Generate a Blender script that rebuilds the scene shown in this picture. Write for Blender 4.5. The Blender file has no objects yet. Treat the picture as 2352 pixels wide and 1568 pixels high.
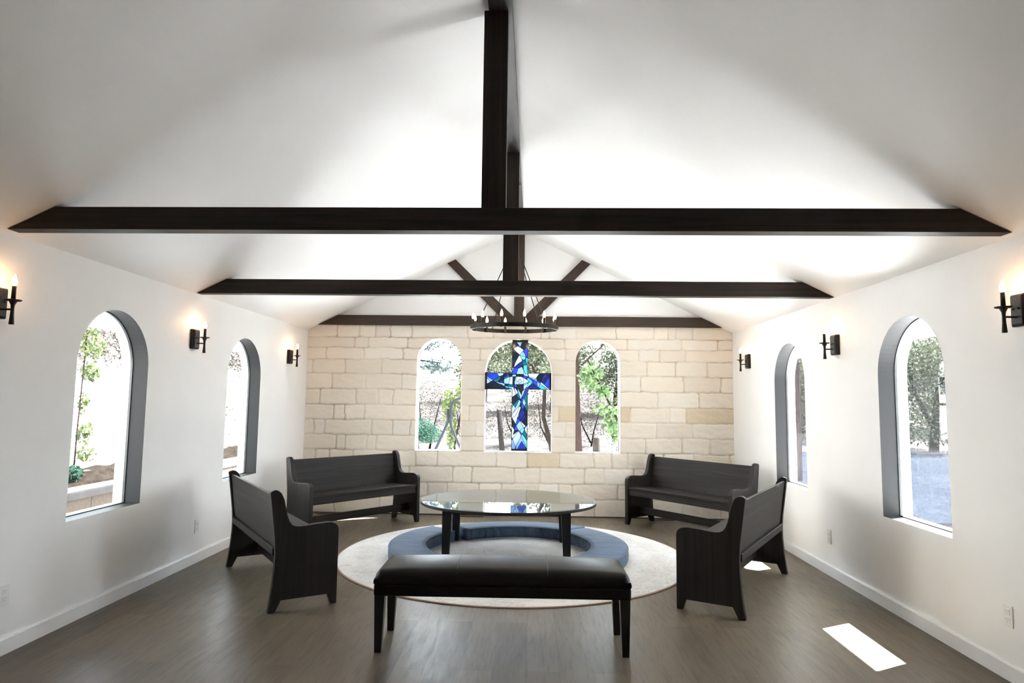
import bpy, bmesh, math, random
import numpy as np
from mathutils import Vector, Matrix

sc = bpy.context.scene
COL = sc.collection
PI = math.pi

# ------------------------------------------------------------------ camera
def make_camera():
    yaw, pitch, roll, F = .0332, .0919, .0121, 1493.05
    cy, sy = math.cos(yaw), math.sin(yaw)
    f = Vector((-sy*math.cos(pitch), cy*math.cos(pitch), math.sin(pitch)))
    r = Vector((cy, sy, 0)); u = r.cross(f)
    c, s = math.cos(roll), math.sin(roll)
    R = c*r + s*u; U = -s*r + c*u
    m = Matrix(((R.x, U.x, -f.x, .2045), (R.y, U.y, -f.y, 0), (R.z, U.z, -f.z, 1.45), (0, 0, 0, 1)))
    cam = bpy.data.cameras.new('camera'); cam.sensor_width = 36; cam.lens = 36*F/2352
    cam.clip_start = .02; cam.clip_end = 300
    o = bpy.data.objects.new('camera', cam); o.matrix_world = m; COL.objects.link(o)
    sc.camera = o
make_camera()

# ------------------------------------------------------------------ light
SUN_DIR = Vector((.881*.6074, .473*.6074, .7944)).normalized()       # towards the sun
SUN_STRENGTH = 30.0
SKY_STRENGTH = 3.0
sun = bpy.data.lights.new('sun', 'SUN'); sun.energy = SUN_STRENGTH; sun.angle = .009; sun.color = (1, .985, .965)
so = bpy.data.objects.new('sun', sun); so.rotation_euler = SUN_DIR.to_track_quat('Z', 'Y').to_euler(); so.location = (12, 14, 20); COL.objects.link(so)
w = bpy.data.worlds.new('world'); sc.world = w; w.use_nodes = True
nt = w.node_tree; nt.nodes.clear()
bg = nt.nodes.new('ShaderNodeBackground'); out = nt.nodes.new('ShaderNodeOutputWorld')
bg.inputs[0].default_value = (.80, .90, 1.0, 1); bg.inputs[1].default_value = SKY_STRENGTH
nt.links.new(bg.outputs[0], out.inputs[0])

sc.view_settings.view_transform = 'Standard'; sc.view_settings.look = 'None'
sc.view_settings.exposure = 2.27; sc.view_settings.gamma = 1; sc.view_settings.use_curve_mapping = False
cy = sc.cycles
cy.use_denoising = True; cy.max_bounces = 14; cy.diffuse_bounces = 9; cy.glossy_bounces = 4
cy.transparent_max_bounces = 24; cy.transmission_bounces = 6; cy.sample_clamp_indirect = 12
cy.caustics_reflective = False; cy.caustics_refractive = False

# ------------------------------------------------------------------ dimensions
XL, XR, D, YF = -2.7664, 2.7664, 8.4371, -1.7
EAVE, SLOPE = 2.362, .486
APEX = EAVE + SLOPE*XR
WT = .21                                  # wall thickness
def ceil_z(x): return APEX - SLOPE*abs(x)

# ------------------------------------------------------------------ helpers
class MB:
    def __init__(s): s.v = []; s.f = []; s.m = []; s.sm = []
    def add(s, vs, fs, mi=0, smooth=False):
        b = len(s.v); s.v += [tuple(v) for v in vs]
        for f in fs:
            s.f.append([b+i for i in f]); s.m.append(mi); s.sm.append(smooth)
        return s
    def box(s, c, d, mi=0, M=None):
        vs = [(c[0]+sx*d[0]/2, c[1]+sy*d[1]/2, c[2]+sz*d[2]/2) for sz in (-1, 1) for sy in (-1, 1) for sx in (-1, 1)]
        if M is not None: vs = [tuple(M @ Vector(v)) for v in vs]
        return s.add(vs, [(0, 2, 3, 1), (4, 5, 7, 6), (0, 1, 5, 4), (2, 6, 7, 3), (0, 4, 6, 2), (1, 3, 7, 5)], mi)
    def prism(s, pts, vec, mi=0, smooth_side=False):
        n = len(pts); v2 = [tuple(Vector(p)+Vector(vec)) for p in pts]
        s.add(list(pts)+v2, [tuple(range(n-1, -1, -1)), tuple(range(n, 2*n))], mi)
        s.add(list(pts)+v2, [(i, (i+1) % n, n+(i+1) % n, n+i) for i in range(n)], mi, smooth_side)
        return s
    def lathe(s, prof, c=(0, 0, 0), n=20, mi=0, smooth=True, axis=None):
        vs = []; fs = []
        for r, z in prof:
            for k in range(n):
                a = 2*PI*k/n; vs.append(Vector((r*math.cos(a), r*math.sin(a), z)))
        if axis is not None:
            q = Vector((0, 0, 1)).rotation_difference(Vector(axis)); vs = [q @ v for v in vs]
        vs = [v+Vector(c) for v in vs]
        for j in range(len(prof)-1):
            for k in range(n):
                fs.append((j*n+k, j*n+(k+1) % n, (j+1)*n+(k+1) % n, (j+1)*n+k))
        fs.append(tuple(range(n-1, -1, -1))); fs.append(tuple((len(prof)-1)*n+k for k in range(n)))
        return s.add(vs, fs, mi, smooth)
    def tube(s, pts, r, n=8, mi=0, closed=False):
        pts = [Vector(p) for p in pts]; N = len(pts); vs = []
        rr = r if isinstance(r, (list, tuple)) else [r]*N
        up = None
        for i, p in enumerate(pts):
            a = pts[(i-1) % N] if (i > 0 or closed) else p; b = pts[(i+1) % N] if (i < N-1 or closed) else p
            t = (b-a).normalized()
            if up is None:
                up = Vector((0, 0, 1)) if abs(t.z) < .9 else Vector((1, 0, 0))
            x = t.cross(up).normalized(); y = x.cross(t).normalized(); up = y
            for k in range(n):
                an = 2*PI*k/n; vs.append(p + rr[i]*(math.cos(an)*x + math.sin(an)*y))
        fs = []
        for j in range(N if closed else N-1):
            for k in range(n):
                fs.append((j*n+k, j*n+(k+1) % n, ((j+1) % N)*n+(k+1) % n, ((j+1) % N)*n+k))
        if not closed:
            fs.append(tuple(range(n-1, -1, -1))); fs.append(tuple((N-1)*n+k for k in range(n)))
        return s.add(vs, fs, mi, True)
    def build(s, name, mats, parent=None, bevel=0, seg=2, subsurf=0, loc=None, fix=True):
        me = bpy.data.meshes.new(name); me.from_pydata(s.v, [], s.f)
        mats = mats if isinstance(mats, (list, tuple)) else [mats]
        for m in mats: me.materials.append(m)
        me.polygons.foreach_set('material_index', s.m); me.polygons.foreach_set('use_smooth', s.sm)
        if fix:
            bm = bmesh.new(); bm.from_mesh(me)
            bmesh.ops.remove_doubles(bm, verts=bm.verts, dist=1e-5)
            bmesh.ops.recalc_face_normals(bm, faces=bm.faces); bm.to_mesh(me); bm.free()
        me.update()
        o = bpy.data.objects.new(name, me); COL.objects.link(o)
        if parent is not None: o.parent = parent
        if loc is not None: o.location = loc
        if bevel:
            b = o.modifiers.new('bevel', 'BEVEL'); b.width = bevel; b.segments = seg; b.limit_method = 'ANGLE'; b.angle_limit = .6
            b.harden_normals = False
        if subsurf:
            b = o.modifiers.new('subdivision', 'SUBSURF'); b.levels = b.render_levels = subsurf
        return o

def tag(o, label, cat, group=None, kind=None):
    o['label'] = label; o['category'] = cat
    if group: o['group'] = group
    if kind: o['kind'] = kind
    return o
def struct(o): o['kind'] = 'structure'; return o
def empty(name, loc=(0, 0, 0), rz=0):
    o = bpy.data.objects.new(name, None); o.empty_display_size = .1
    o.location = loc; o.rotation_euler = (0, 0, rz); COL.objects.link(o); return o
def children(o): return [c for c in bpy.data.objects if c.parent is o]
def copy_tree(o, parent=None):
    c = o.copy(); COL.objects.link(c)
    if parent is not None: c.parent = parent
    for ch in children(o): copy_tree(ch, c)
    return c

# ------------------------------------------------------------------ materials
def mat(name):
    m = bpy.data.materials.new(name); m.use_nodes = True
    nt = m.node_tree; nt.nodes.clear()
    o = nt.nodes.new('ShaderNodeOutputMaterial')
    return m, nt, o
def N(nt, t, **kw):
    n = nt.nodes.new(t)
    for k, v in kw.items(): setattr(n, k, v)
    return n
def principled(nt, out, color=None, rough=.5, metal=0, **inp):
    b = N(nt, 'ShaderNodeBsdfPrincipled')
    if color is not None: b.inputs['Base Color'].default_value = (*color, 1)
    b.inputs['Roughness'].default_value = rough; b.inputs['Metallic'].default_value = metal
    for k, v in inp.items(): b.inputs[k.replace('_', ' ')].default_value = v
    nt.links.new(b.outputs[0], out.inputs[0]); return b
def coords(nt, scale=(1, 1, 1), kind='Object'):
    tc = N(nt, 'ShaderNodeTexCoord'); mp = N(nt, 'ShaderNodeMapping')
    nt.links.new(tc.outputs[kind], mp.inputs[0]); mp.inputs['Scale'].default_value = scale
    return mp.outputs[0]
def noise(nt, vec, scale, detail=4, rough=.5, dist=0):
    n = N(nt, 'ShaderNodeTexNoise'); n.inputs['Scale'].default_value = scale; n.inputs['Detail'].default_value = detail
    n.inputs['Roughness'].default_value = rough; n.inputs['Distortion'].default_value = dist
    nt.links.new(vec, n.inputs['Vector']); return n.outputs['Fac']
def ramp(nt, fac, stops):
    r = N(nt, 'ShaderNodeValToRGB'); e = r.color_ramp.elements
    while len(e) < len(stops): e.new(.5)
    for i, (p, c) in enumerate(stops): e[i].position = p; e[i].color = (*c, 1)
    nt.links.new(fac, r.inputs[0]); return r.outputs[0]
def bump(nt, b, h, strength=.2, dist=.01):
    n = N(nt, 'ShaderNodeBump'); n.inputs['Strength'].default_value = strength; n.inputs['Distance'].default_value = dist
    nt.links.new(h, n.inputs['Height']); nt.links.new(n.outputs[0], b.inputs['Normal'])
def mixc(nt, fac, a, b, mode='MIX'):
    n = N(nt, 'ShaderNodeMix', data_type='RGBA', blend_type=mode)
    for i, v in ((0, fac), (6, a), (7, b)):
        if isinstance(v, bpy.types.NodeSocket): nt.links.new(v, n.inputs[i])
        elif i == 0: n.inputs[0].default_value = v
        else: n.inputs[i].default_value = (*v, 1)
    return n.outputs[2]

def plain(name, color, rough=.5, metal=0, nscale=None, namp=.08, bumps=0, **kw):
    m, nt, o = mat(name); b = principled(nt, o, color, rough, metal, **kw)
    v = coords(nt)
    f = noise(nt, v, nscale or 20, 3)
    c = ramp(nt, f, [(.3, tuple(x*(1-namp) for x in color)), (.7, tuple(min(1, x*(1+namp)) for x in color))])
    nt.links.new(c, b.inputs['Base Color'])
    if bumps: bump(nt, b, noise(nt, v, (nscale or 20)*4, 3), bumps, .004)
    return m
def wood(name, axis, c0, c1, rough=.42, gscale=1.0, bstr=.15, spec=.5):
    m, nt, o = mat(name); b = principled(nt, o, c0, rough)
    b.inputs['Specular IOR Level'].default_value = spec
    s = [14*gscale]*3; s[axis] = .9*gscale
    v = coords(nt, s)
    n1 = noise(nt, v, 1.6, 6, .6, .6); s2 = [60*gscale]*3; s2[axis] = 1.5*gscale
    n2 = noise(nt, coords(nt, s2), 1.0, 4, .6)
    kn = noise(nt, coords(nt), 3.2, 2, .5)
    c = ramp(nt, n1, [(.3, c0), (.5, tuple((a+b_)/2 for a, b_ in zip(c0, c1))), (.72, c1)])
    c = mixc(nt, ramp(nt, n2, [(.35, (0, 0, 0)), (.6, (.55, .55, .55))]), tuple(x*.55 for x in c0), c)
    c = mixc(nt, ramp(nt, kn, [(.68, (0, 0, 0)), (.78, (.8, .8, .8))]), c, tuple(x*.4 for x in c0))
    nt.links.new(c, b.inputs['Base Color'])
    bump(nt, b, n2, bstr, .003)
    return m

M_plaster = plain('white_plaster', (.90, .895, .885), .55, nscale=3, namp=.012, bumps=.03)
M_ceiling = plain('white_ceiling_paint', (.935, .935, .93), .6, nscale=3, namp=.01, bumps=.03)
M_white_paint = plain('white_trim_paint', (.88, .88, .875), .35, nscale=6, namp=.01)
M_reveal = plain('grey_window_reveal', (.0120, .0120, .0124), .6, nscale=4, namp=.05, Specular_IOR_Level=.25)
M_cream = plain('cream_exterior_stucco', (.83, .78, .64), .8, nscale=40, namp=.04, bumps=.2, Specular_IOR_Level=0)
M_gasket = plain('black_gasket', (.01, .012, .012), .4, nscale=30)
M_iron = plain('black_iron', (.014, .012, .011), .42, .35, nscale=60, namp=.2, bumps=.1)
M_bronze = plain('dark_bronze', (.035, .022, .015), .38, .5, nscale=60, namp=.2)
M_outlet = plain('outlet_plastic', (.86, .85, .83), .3, nscale=10, namp=.01)
M_slot = plain('outlet_slot', (.45, .44, .43), .5)
M_beam = wood('stained_beam_wood', 0, (.0175, .0125, .0098), (.056, .032, .0205), .52, 1.0, .15, .25)
M_beam_v = wood('stained_post_wood', 2, (.0175, .0125, .0098), (.056, .032, .0205), .52, 1.0, .15, .25)
M_beam_y = wood('stained_ridge_wood', 1, (.02, .016, .014), (.045, .036, .03), .45)
M_back_h = wood('brown_board_wood', 0, (.045, .025, .014), (.095, .055, .030), .5)
M_back_v = wood('brown_post_wood', 2, (.05, .028, .016), (.10, .060, .034), .5)
M_pew = wood('espresso_pew_wood', 1, (.018, .0145, .0125), (.036, .030, .0258), .5, .7, .15, .25)
M_pew_v = wood('espresso_panel_wood', 2, (.022, .0175, .015), (.032, .0262, .0225), .5, .7, .15, .25)
M_table = wood('black_table_wood', 2, (.006, .005, .005), (.012, .010, .009), .35)
M_tabletop = wood('dark_table_top_wood', 0, (.012, .011, .010), (.022, .019, .017), .4)

# leather
m, nt, o = mat('black_leather'); b = principled(nt, o, (.012, .0102, .0093), .38, Specular_IOR_Level=.17)
v = coords(nt); bump(nt, b, noise(nt, v, 260, 3), .12, .001); M_leather = m
nt.links.new(ramp(nt, noise(nt, v, 3, 3), [(.3, (.33, .33, .33)), (.7, (.44, .44, .44))]), b.inputs['Roughness'])
M_stitch = plain('leather_seam', (.06, .055, .05), .6)
M_benchleg = plain('black_leg_lacquer', (.006, .005, .005), .3, nscale=20)

# floor planks
m, nt, o = mat('grey_vinyl_planks'); b = principled(nt, o, (.2, .18, .16), .34, Specular_IOR_Level=.24)
v = coords(nt)
sep = N(nt, 'ShaderNodeSeparateXYZ'); nt.links.new(v, sep.inputs[0])
cmb = N(nt, 'ShaderNodeCombineXYZ'); nt.links.new(sep.outputs['Y'], cmb.inputs['X']); nt.links.new(sep.outputs['X'], cmb.inputs['Y'])
br = N(nt, 'ShaderNodeTexBrick'); nt.links.new(cmb.outputs[0], br.inputs['Vector'])
br.offset = .37; br.inputs['Scale'].default_value = 1; br.inputs['Brick Width'].default_value = 1.22; br.inputs['Row Height'].default_value = .18
br.inputs['Mortar Size'].default_value = .0014; br.inputs['Mortar Smooth'].default_value = .3; br.inputs['Bias'].default_value = 0
br.inputs['Color1'].default_value = (0, 0, 0, 1); br.inputs['Color2'].default_value = (1, 1, 1, 1); br.inputs['Mortar'].default_value = (.5, .5, .5, 1)
g1 = noise(nt, coords(nt, (5, .7, 1)), 1.3, 6, .62, 1.2); g2 = noise(nt, coords(nt, (46, 4.5, 1)), 1, 5, .65, .6)
gb = noise(nt, coords(nt, (1, .5, 1)), 1.1, 2, .5)
base = ramp(nt, br.outputs['Color'], [(0, (0.0787, 0.0570, 0.0358)), (.35, (0.1119, 0.0855, 0.0550)), (.7, (0.1556, 0.1228, 0.0819)), (1, (0.1031, 0.0815, 0.0556))])
c = mixc(nt, ramp(nt, g1, [(.3, (0, 0, 0)), (.7, (.55, .55, .55))]), base, (0.1811, 0.1523, 0.1109))
c = mixc(nt, ramp(nt, g2, [(.3, (.45, .45, .45)), (.5, (0, 0, 0))]), c, (.068, .054, .042))
c = mixc(nt, ramp(nt, gb, [(.45, (0, 0, 0)), (.7, (.6, .6, .6))]), c, (.10, .071, .050))
sf = N(nt, 'ShaderNodeMath', operation='MULTIPLY'); nt.links.new(br.outputs['Fac'], sf.inputs[0]); sf.inputs[1].default_value = .6
c = mixc(nt, sf.outputs[0], c, (.045, .037, .030))
nt.links.new(c, b.inputs['Base Color'])
nt.links.new(ramp(nt, g2, [(.3, (.42, .42, .42)), (.7, (.32, .32, .32))]), b.inputs['Roughness'])
hm = mixc(nt, br.outputs['Fac'], ramp(nt, g2, [(.3, (.7, .7, .7)), (.7, (1, 1, 1))]), (0, 0, 0))
bump(nt, b, hm, .06, .002); M_floor = m

# stone wall (colour and joint mask come as a vertex colour)
m, nt, o = mat('cream_ashlar_stone'); b = principled(nt, o, (.7, .6, .45), .8)
at = N(nt, 'ShaderNodeAttribute', attribute_name='stone')
v = coords(nt); n1 = noise(nt, v, 5, 6, .62); n2 = noise(nt, v, 45, 4, .6)
c = mixc(nt, ramp(nt, n1, [(.35, (0, 0, 0)), (.75, (.3, .3, .3))]), at.outputs['Color'], (.78, .68, .54))
c = mixc(nt, ramp(nt, n2, [(.55, (0, 0, 0)), (.8, (.2, .2, .2))]), c, (.68, .58, .46))
nt.links.new(c, b.inputs['Base Color']); bump(nt, b, n2, .25, .004); M_stone = m

# rug
m, nt, o = mat('faded_rug'); b = principled(nt, o, (.6, .56, .5), .95)
b.inputs['Sheen Weight'].default_value = .2
v = coords(nt)
ln = N(nt, 'ShaderNodeVectorMath', operation='LENGTH'); nt.links.new(v, ln.inputs[0])
cl = ramp(nt, noise(nt, v, 2.1, 4, .6), [(.34, (0, 0, 0)), (.55, (1, 1, 1))])
dn = noise(nt, coords(nt, (9, 22, 1)), 2.4, 6, .75, 1.5)
wv = N(nt, 'ShaderNodeTexVoronoi'); wv.inputs['Scale'].default_value = 5; nt.links.new(v, wv.inputs['Vector'])
ring = N(nt, 'ShaderNodeTexWave', wave_type='RINGS', rings_direction='Z'); ring.inputs['Scale'].default_value = .9; ring.inputs['Distortion'].default_value = 5
ring.inputs['Detail'].default_value = 4; ring.inputs['Detail Scale'].default_value = 2.5; nt.links.new(v, ring.inputs['Vector'])
mk = mixc(nt, 1.0, cl, ramp(nt, dn, [(.44, (0, 0, 0)), (.60, (.95, .95, .95))]), 'MULTIPLY')
c = ramp(nt, ring.outputs['Fac'], [(.2, (.63, .595, .55)), (.8, (.69, .665, .63))])
c = mixc(nt, mk, c, (.36, .34, .33))
c = mixc(nt, ramp(nt, noise(nt, v, 60, 3), [(.4, (0, 0, 0)), (.7, (.3, .3, .3))]), c, (.78, .73, .66))
mth = N(nt, 'ShaderNodeMath', operation='GREATER_THAN'); nt.links.new(ln.outputs['Value'], mth.inputs[0]); mth.inputs[1].default_value = 1.622
c = mixc(nt, mth.outputs[0], c, (.30, .19, .12))
nt.links.new(c, b.inputs['Base Color']); bump(nt, b, noise(nt, v, 180, 2), .4, .004); M_rug = m

# blue cushion velvet
m, nt, o = mat('blue_velvet'); b = principled(nt, o, (.12, .17, .24), .75)
b.inputs['Sheen Weight'].default_value = .22; b.inputs['Sheen Roughness'].default_value = .4; b.inputs['Sheen Tint'].default_value = (.65, .75, .95, 1)
v = coords(nt, (3, 26, 3)); n1 = noise(nt, v, 1.6, 5, .65, .5)
nt.links.new(ramp(nt, n1, [(.32, (.030, .050, .085)), (.44, (.070, .110, .178)), (.7, (.12, .172, .26))]), b.inputs['Base Color'])
bump(nt, b, n1, .15, .004); M_velvet = m
M_piping = plain('blue_piping', (.14, .18, .24), .7, nscale=50)

def glass_mat(name, tint, dust=0, ior=1.5):
    m, nt, o = mat(name)
    tr = N(nt, 'ShaderNodeBsdfTransparent'); tr.inputs[0].default_value = (*tint, 1)
    gl = N(nt, 'ShaderNodeBsdfGlossy'); gl.inputs['Roughness'].default_value = .0
    fr = N(nt, 'ShaderNodeFresnel'); fr.inputs[0].default_value = ior
    geo = N(nt, 'ShaderNodeNewGeometry')        # same reflectance from either side of the sheet
    io = N(nt, 'ShaderNodeMix', data_type='FLOAT'); nt.links.new(geo.outputs['Backfacing'], io.inputs[0])
    io.inputs[2].default_value = ior; io.inputs[3].default_value = 1/ior; nt.links.new(io.outputs[0], fr.inputs[0])
    mx = N(nt, 'ShaderNodeMixShader')
    nt.links.new(fr.outputs[0], mx.inputs[0]); nt.links.new(tr.outputs[0], mx.inputs[1]); nt.links.new(gl.outputs[0], mx.inputs[2])
    last = mx.outputs[0]
    if dust:
        tl = N(nt, 'ShaderNodeBsdfTranslucent'); tl.inputs[0].default_value = (.85, .9, 1, 1)
        m2 = N(nt, 'ShaderNodeMixShader')
        v = coords(nt); n1 = noise(nt, v, 90, 3, .7)
        f = ramp(nt, n1, [(.45, (dust*.6,)*3), (.68, (dust*2.2,)*3)])
        nt.links.new(f, m2.inputs[0]); nt.links.new(last, m2.inputs[1]); nt.links.new(tl.outputs[0], m2.inputs[2])
        last = m2.outputs[0]
    nt.links.new(last, o.inputs[0]); return m
M_glass = glass_mat('window_glass', (.97, .985, .98))
M_dusty = glass_mat('dusty_window_glass', (.95, .97, .97), .008)
M_topglass = glass_mat('table_glass', (.90, .94, .94), 0, 2.0)

def emit(name, color, strength):
    m, nt, o = mat(name); e = N(nt, 'ShaderNodeEmission'); e.inputs[0].default_value = (*color, 1); e.inputs[1].default_value = strength
    nt.links.new(e.outputs[0], o.inputs[0]); return m
M_bulb = emit('warm_bulb', (1, .56, .26), 22)
M_bulb2 = emit('chandelier_bulb', (1, .68, .40), 9)

# stained glass
m, nt, o = mat('stained_glass')
at = N(nt, 'ShaderNodeAttribute', attribute_name='glass')
tr = N(nt, 'ShaderNodeBsdfTransparent'); tl = N(nt, 'ShaderNodeBsdfTranslucent'); gl = N(nt, 'ShaderNodeBsdfGlossy'); gl.inputs['Roughness'].default_value = .08
v = coords(nt, (1, 1, 1)); sw = noise(nt, v, 24, 4, .6, 2.5)
cc = mixc(nt, 1.0, at.outputs['Color'], ramp(nt, sw, [(.35, (.75, .75, .75)), (.65, (1.15, 1.15, 1.15))]), 'MULTIPLY')
nt.links.new(cc, tr.inputs[0]); nt.links.new(cc, tl.inputs[0])
a = N(nt, 'ShaderNodeMixShader'); a.inputs[0].default_value = .80; nt.links.new(tr.outputs[0], a.inputs[1]); nt.links.new(tl.outputs[0], a.inputs[2])
a2 = N(nt, 'ShaderNodeMixShader'); a2.inputs[0].default_value = .04; nt.links.new(a.outputs[0], a2.inputs[1]); nt.links.new(gl.outputs[0], a2.inputs[2])
nt.links.new(a2.outputs[0], o.inputs[0]); M_stained = m

# outdoors
def soil(name, c0, c1, scale, c2=None, bs=.4):
    m, nt, o = mat(name); b = principled(nt, o, c0, .95, Specular_IOR_Level=0); v = coords(nt)
    n1 = noise(nt, v, scale, 8, .7); n2 = noise(nt, v, scale*14, 5, .7)
    c = ramp(nt, n1, [(.35, c0), (.65, c1)])
    if c2: c = mixc(nt, ramp(nt, n2, [(.5, (0, 0, 0)), (.62, (.9, .9, .9))]), c, c2)
    nt.links.new(c, b.inputs['Base Color']); bump(nt, b, n2, bs, .03); return m
M_ground = soil('pale_dry_soil', (.016, .0152, .0152), (.050, .046, .043), .8, (.009, .0085, .0085))
M_gravel = soil('grey_gravel_drive', (.0062, .0080, .0115), (.0090, .0114, .0158), .9, (.0045, .0058, .0082))
M_hill = soil('pale_bank_soil', (.34, .335, .32), (.42, .41, .395), .6, (.27, .26, .245))
M_mulch = soil('wood_chip_mulch', (.008, .0064, .0054), (.022, .018, .015), 9, (.004, .0033, .0026), .8)
def leafmat(name, c0, c1, tr=.35):
    m, nt, o = mat(name)
    df = N(nt, 'ShaderNodeBsdfDiffuse'); tl = N(nt, 'ShaderNodeBsdfTranslucent')
    g = N(nt, 'ShaderNodeNewGeometry')
    c = ramp(nt, g.outputs['Random Per Island'], [(0, c0), (1, c1)])
    nt.links.new(c, df.inputs[0]); nt.links.new(c, tl.inputs[0])
    mx = N(nt, 'ShaderNodeMixShader'); mx.inputs[0].default_value = tr
    nt.links.new(df.outputs[0], mx.inputs[1]); nt.links.new(tl.outputs[0], mx.inputs[2]); nt.links.new(mx.outputs[0], o.inputs[0]); return m
M_oak = leafmat('oak_leaves', (.018, .022, .013), (.070, .078, .050))
M_pine = leafmat('pine_needles', (.014, .028, .026), (.046, .066, .060))
M_lime = leafmat('lime_leaves', (.034, .046, .018), (.082, .098, .045))
M_maple = leafmat('bright_green_leaves', (.018, .036, .015), (.060, .086, .038))
M_brush = leafmat('dry_brush', (.013, .011, .009), (.042, .036, .030), .2)
M_shrub = leafmat('dark_shrub_leaves', (.008, .024, .018), (.028, .055, .040))
M_red = leafmat('reddish_leaves', (.06, .03, .022), (.11, .07, .05))
M_bark = plain('brown_bark', (.009, .007, .006), .9, nscale=14, namp=.4, bumps=.8, Specular_IOR_Level=0)
M_redbark = plain('reddish_bark', (.016, .0105, .0092), .9, nscale=14, namp=.35, bumps=.6, Specular_IOR_Level=0)
M_pipe = plain('grey_steel_pipe', (.010, .011, .0135), .6, 0, nscale=20, Specular_IOR_Level=.05)
M_post = plain('weathered_post', (.011, .010, .0095), .9, nscale=20, namp=.3, Specular_IOR_Level=0)
M_pedestal = plain('weathered_stone', (.020, .017, .0155), .9, nscale=18, namp=.2, bumps=.5, Specular_IOR_Level=0)
# block wall
m, nt, o = mat('tan_wall_blocks'); b = principled(nt, o, (.4, .32, .25), .9, Specular_IOR_Level=0)
v = coords(nt); sep = N(nt, 'ShaderNodeSeparateXYZ'); nt.links.new(v, sep.inputs[0])
cmb = N(nt, 'ShaderNodeCombineXYZ'); nt.links.new(sep.outputs['Y'], cmb.inputs['X']); nt.links.new(sep.outputs['Z'], cmb.inputs['Y'])
br = N(nt, 'ShaderNodeTexBrick'); nt.links.new(cmb.outputs[0], br.inputs['Vector'])
br.inputs['Scale'].default_value = 1; br.inputs['Brick Width'].default_value = .42; br.inputs['Row Height'].default_value = .19; br.inputs['Mortar Size'].default_value = .008
br.inputs['Color1'].default_value = (.10, .078, .06, 1); br.inputs['Color2'].default_value = (.14, .112, .09, 1); br.inputs['Mortar'].default_value = (.04, .033, .027, 1)
n2 = noise(nt, v, 30, 5, .7); c = mixc(nt, ramp(nt, n2, [(.35, (.7, .7, .7)), (.6, (0, 0, 0))]), br.outputs['Color'], (.07, .055, .044))
nt.links.new(c, b.inputs['Base Color']); bump(nt, b, n2, .7, .02); M_block = m
M_cap = soil('pale_cap_stone', (.07, .062, .058), (.09, .082, .078), 5)

# ------------------------------------------------------------------ room shell
def arch_pts(c, wd, zb, zt, n=28):
    r = wd/2; zs = zt-r
    p = [(c-r, zb), (c-r, zs)]
    for k in range(1, n): a = PI-PI*k/n; p.append((c+r*math.cos(a), zs+r*math.sin(a)))
    p += [(c+r, zs), (c+r, zb)]
    return p
def face_holes(outer, holes, fn, flip=False):
    """planar polygon with holes -> (verts, faces); fn maps (u,v) to a point"""
    bm = bmesh.new(); edges = []
    for loop in [outer]+holes:
        vs = [bm.verts.new((u, v, 0)) for u, v in loop]
        for i in range(len(vs)): edges.append(bm.edges.new((vs[i], vs[(i+1) % len(vs)])))
    bmesh.ops.triangle_fill(bm, use_beauty=True, use_dissolve=False, edges=edges)
    bm.verts.index_update()
    vs = [fn(v.co.x, v.co.y) for v in bm.verts]; fs = [tuple(v.index for v in f.verts) for f in bm.faces]
    bm.free(); return vs, fs

SIDE_WIN = [(4.53, .785), (6.618, .765)]
SZB, SZT = .65, 2.066
BACK_WIN = [(-1.022, .58, .808, 2.256), (.012, .862, .803, 2.252), (1.038, .570, .806, 2.246)]

b = MB().box((0, (YF+D)/2, -.05), (2*XR+2*WT, D-YF+2*WT, .1)); struct(b.build('floor', M_floor))
YB = D+WT
for side, s in (('left', -1), ('right', 1)):
    b = MB(); holes = [arch_pts(c, wd, SZB, SZT) for c, wd in SIDE_WIN]
    for off in (0, WT):
        X = s*(XR+off)
        b.add(*face_holes([(YF-WT, -.1), (YB, -.1), (YB, ceil_z(X)+.02), (YF-WT, ceil_z(X)+.02)], holes, lambda u, v: (X, u, v)))
    struct(b.build('wall_'+side, [M_plaster], fix=False))
# front wall behind the camera
b = MB().prism([(-XR, YF, -.05), (XR, YF, -.05), (XR, YF, EAVE), (0, YF, APEX), (-XR, YF, EAVE)], (0, -WT, 0)); struct(b.build('wall_front', M_plaster))
# gable ceiling with the overhanging eaves
OV = 3.47; TH = .16
prof = [(-OV, ceil_z(OV)), (0, APEX), (OV, ceil_z(OV)), (OV, ceil_z(OV)+TH), (0, APEX+TH), (-OV, ceil_z(OV)+TH)]
b = MB(); y0, y1 = YF-.6, D+.62
for i in range(6):
    p, q = prof[i], prof[(i+1) % 6]; b.add([(p[0], y0, p[1]), (q[0], y0, q[1]), (q[0], y1, q[1]), (p[0], y1, p[1])], [(0, 1, 2, 3)])
for y in (y0, y1): b.add([(x, y, z) for x, z in prof], [(0, 1, 4, 5), (1, 2, 3, 4)])
struct(b.build('ceiling', M_ceiling))

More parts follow.
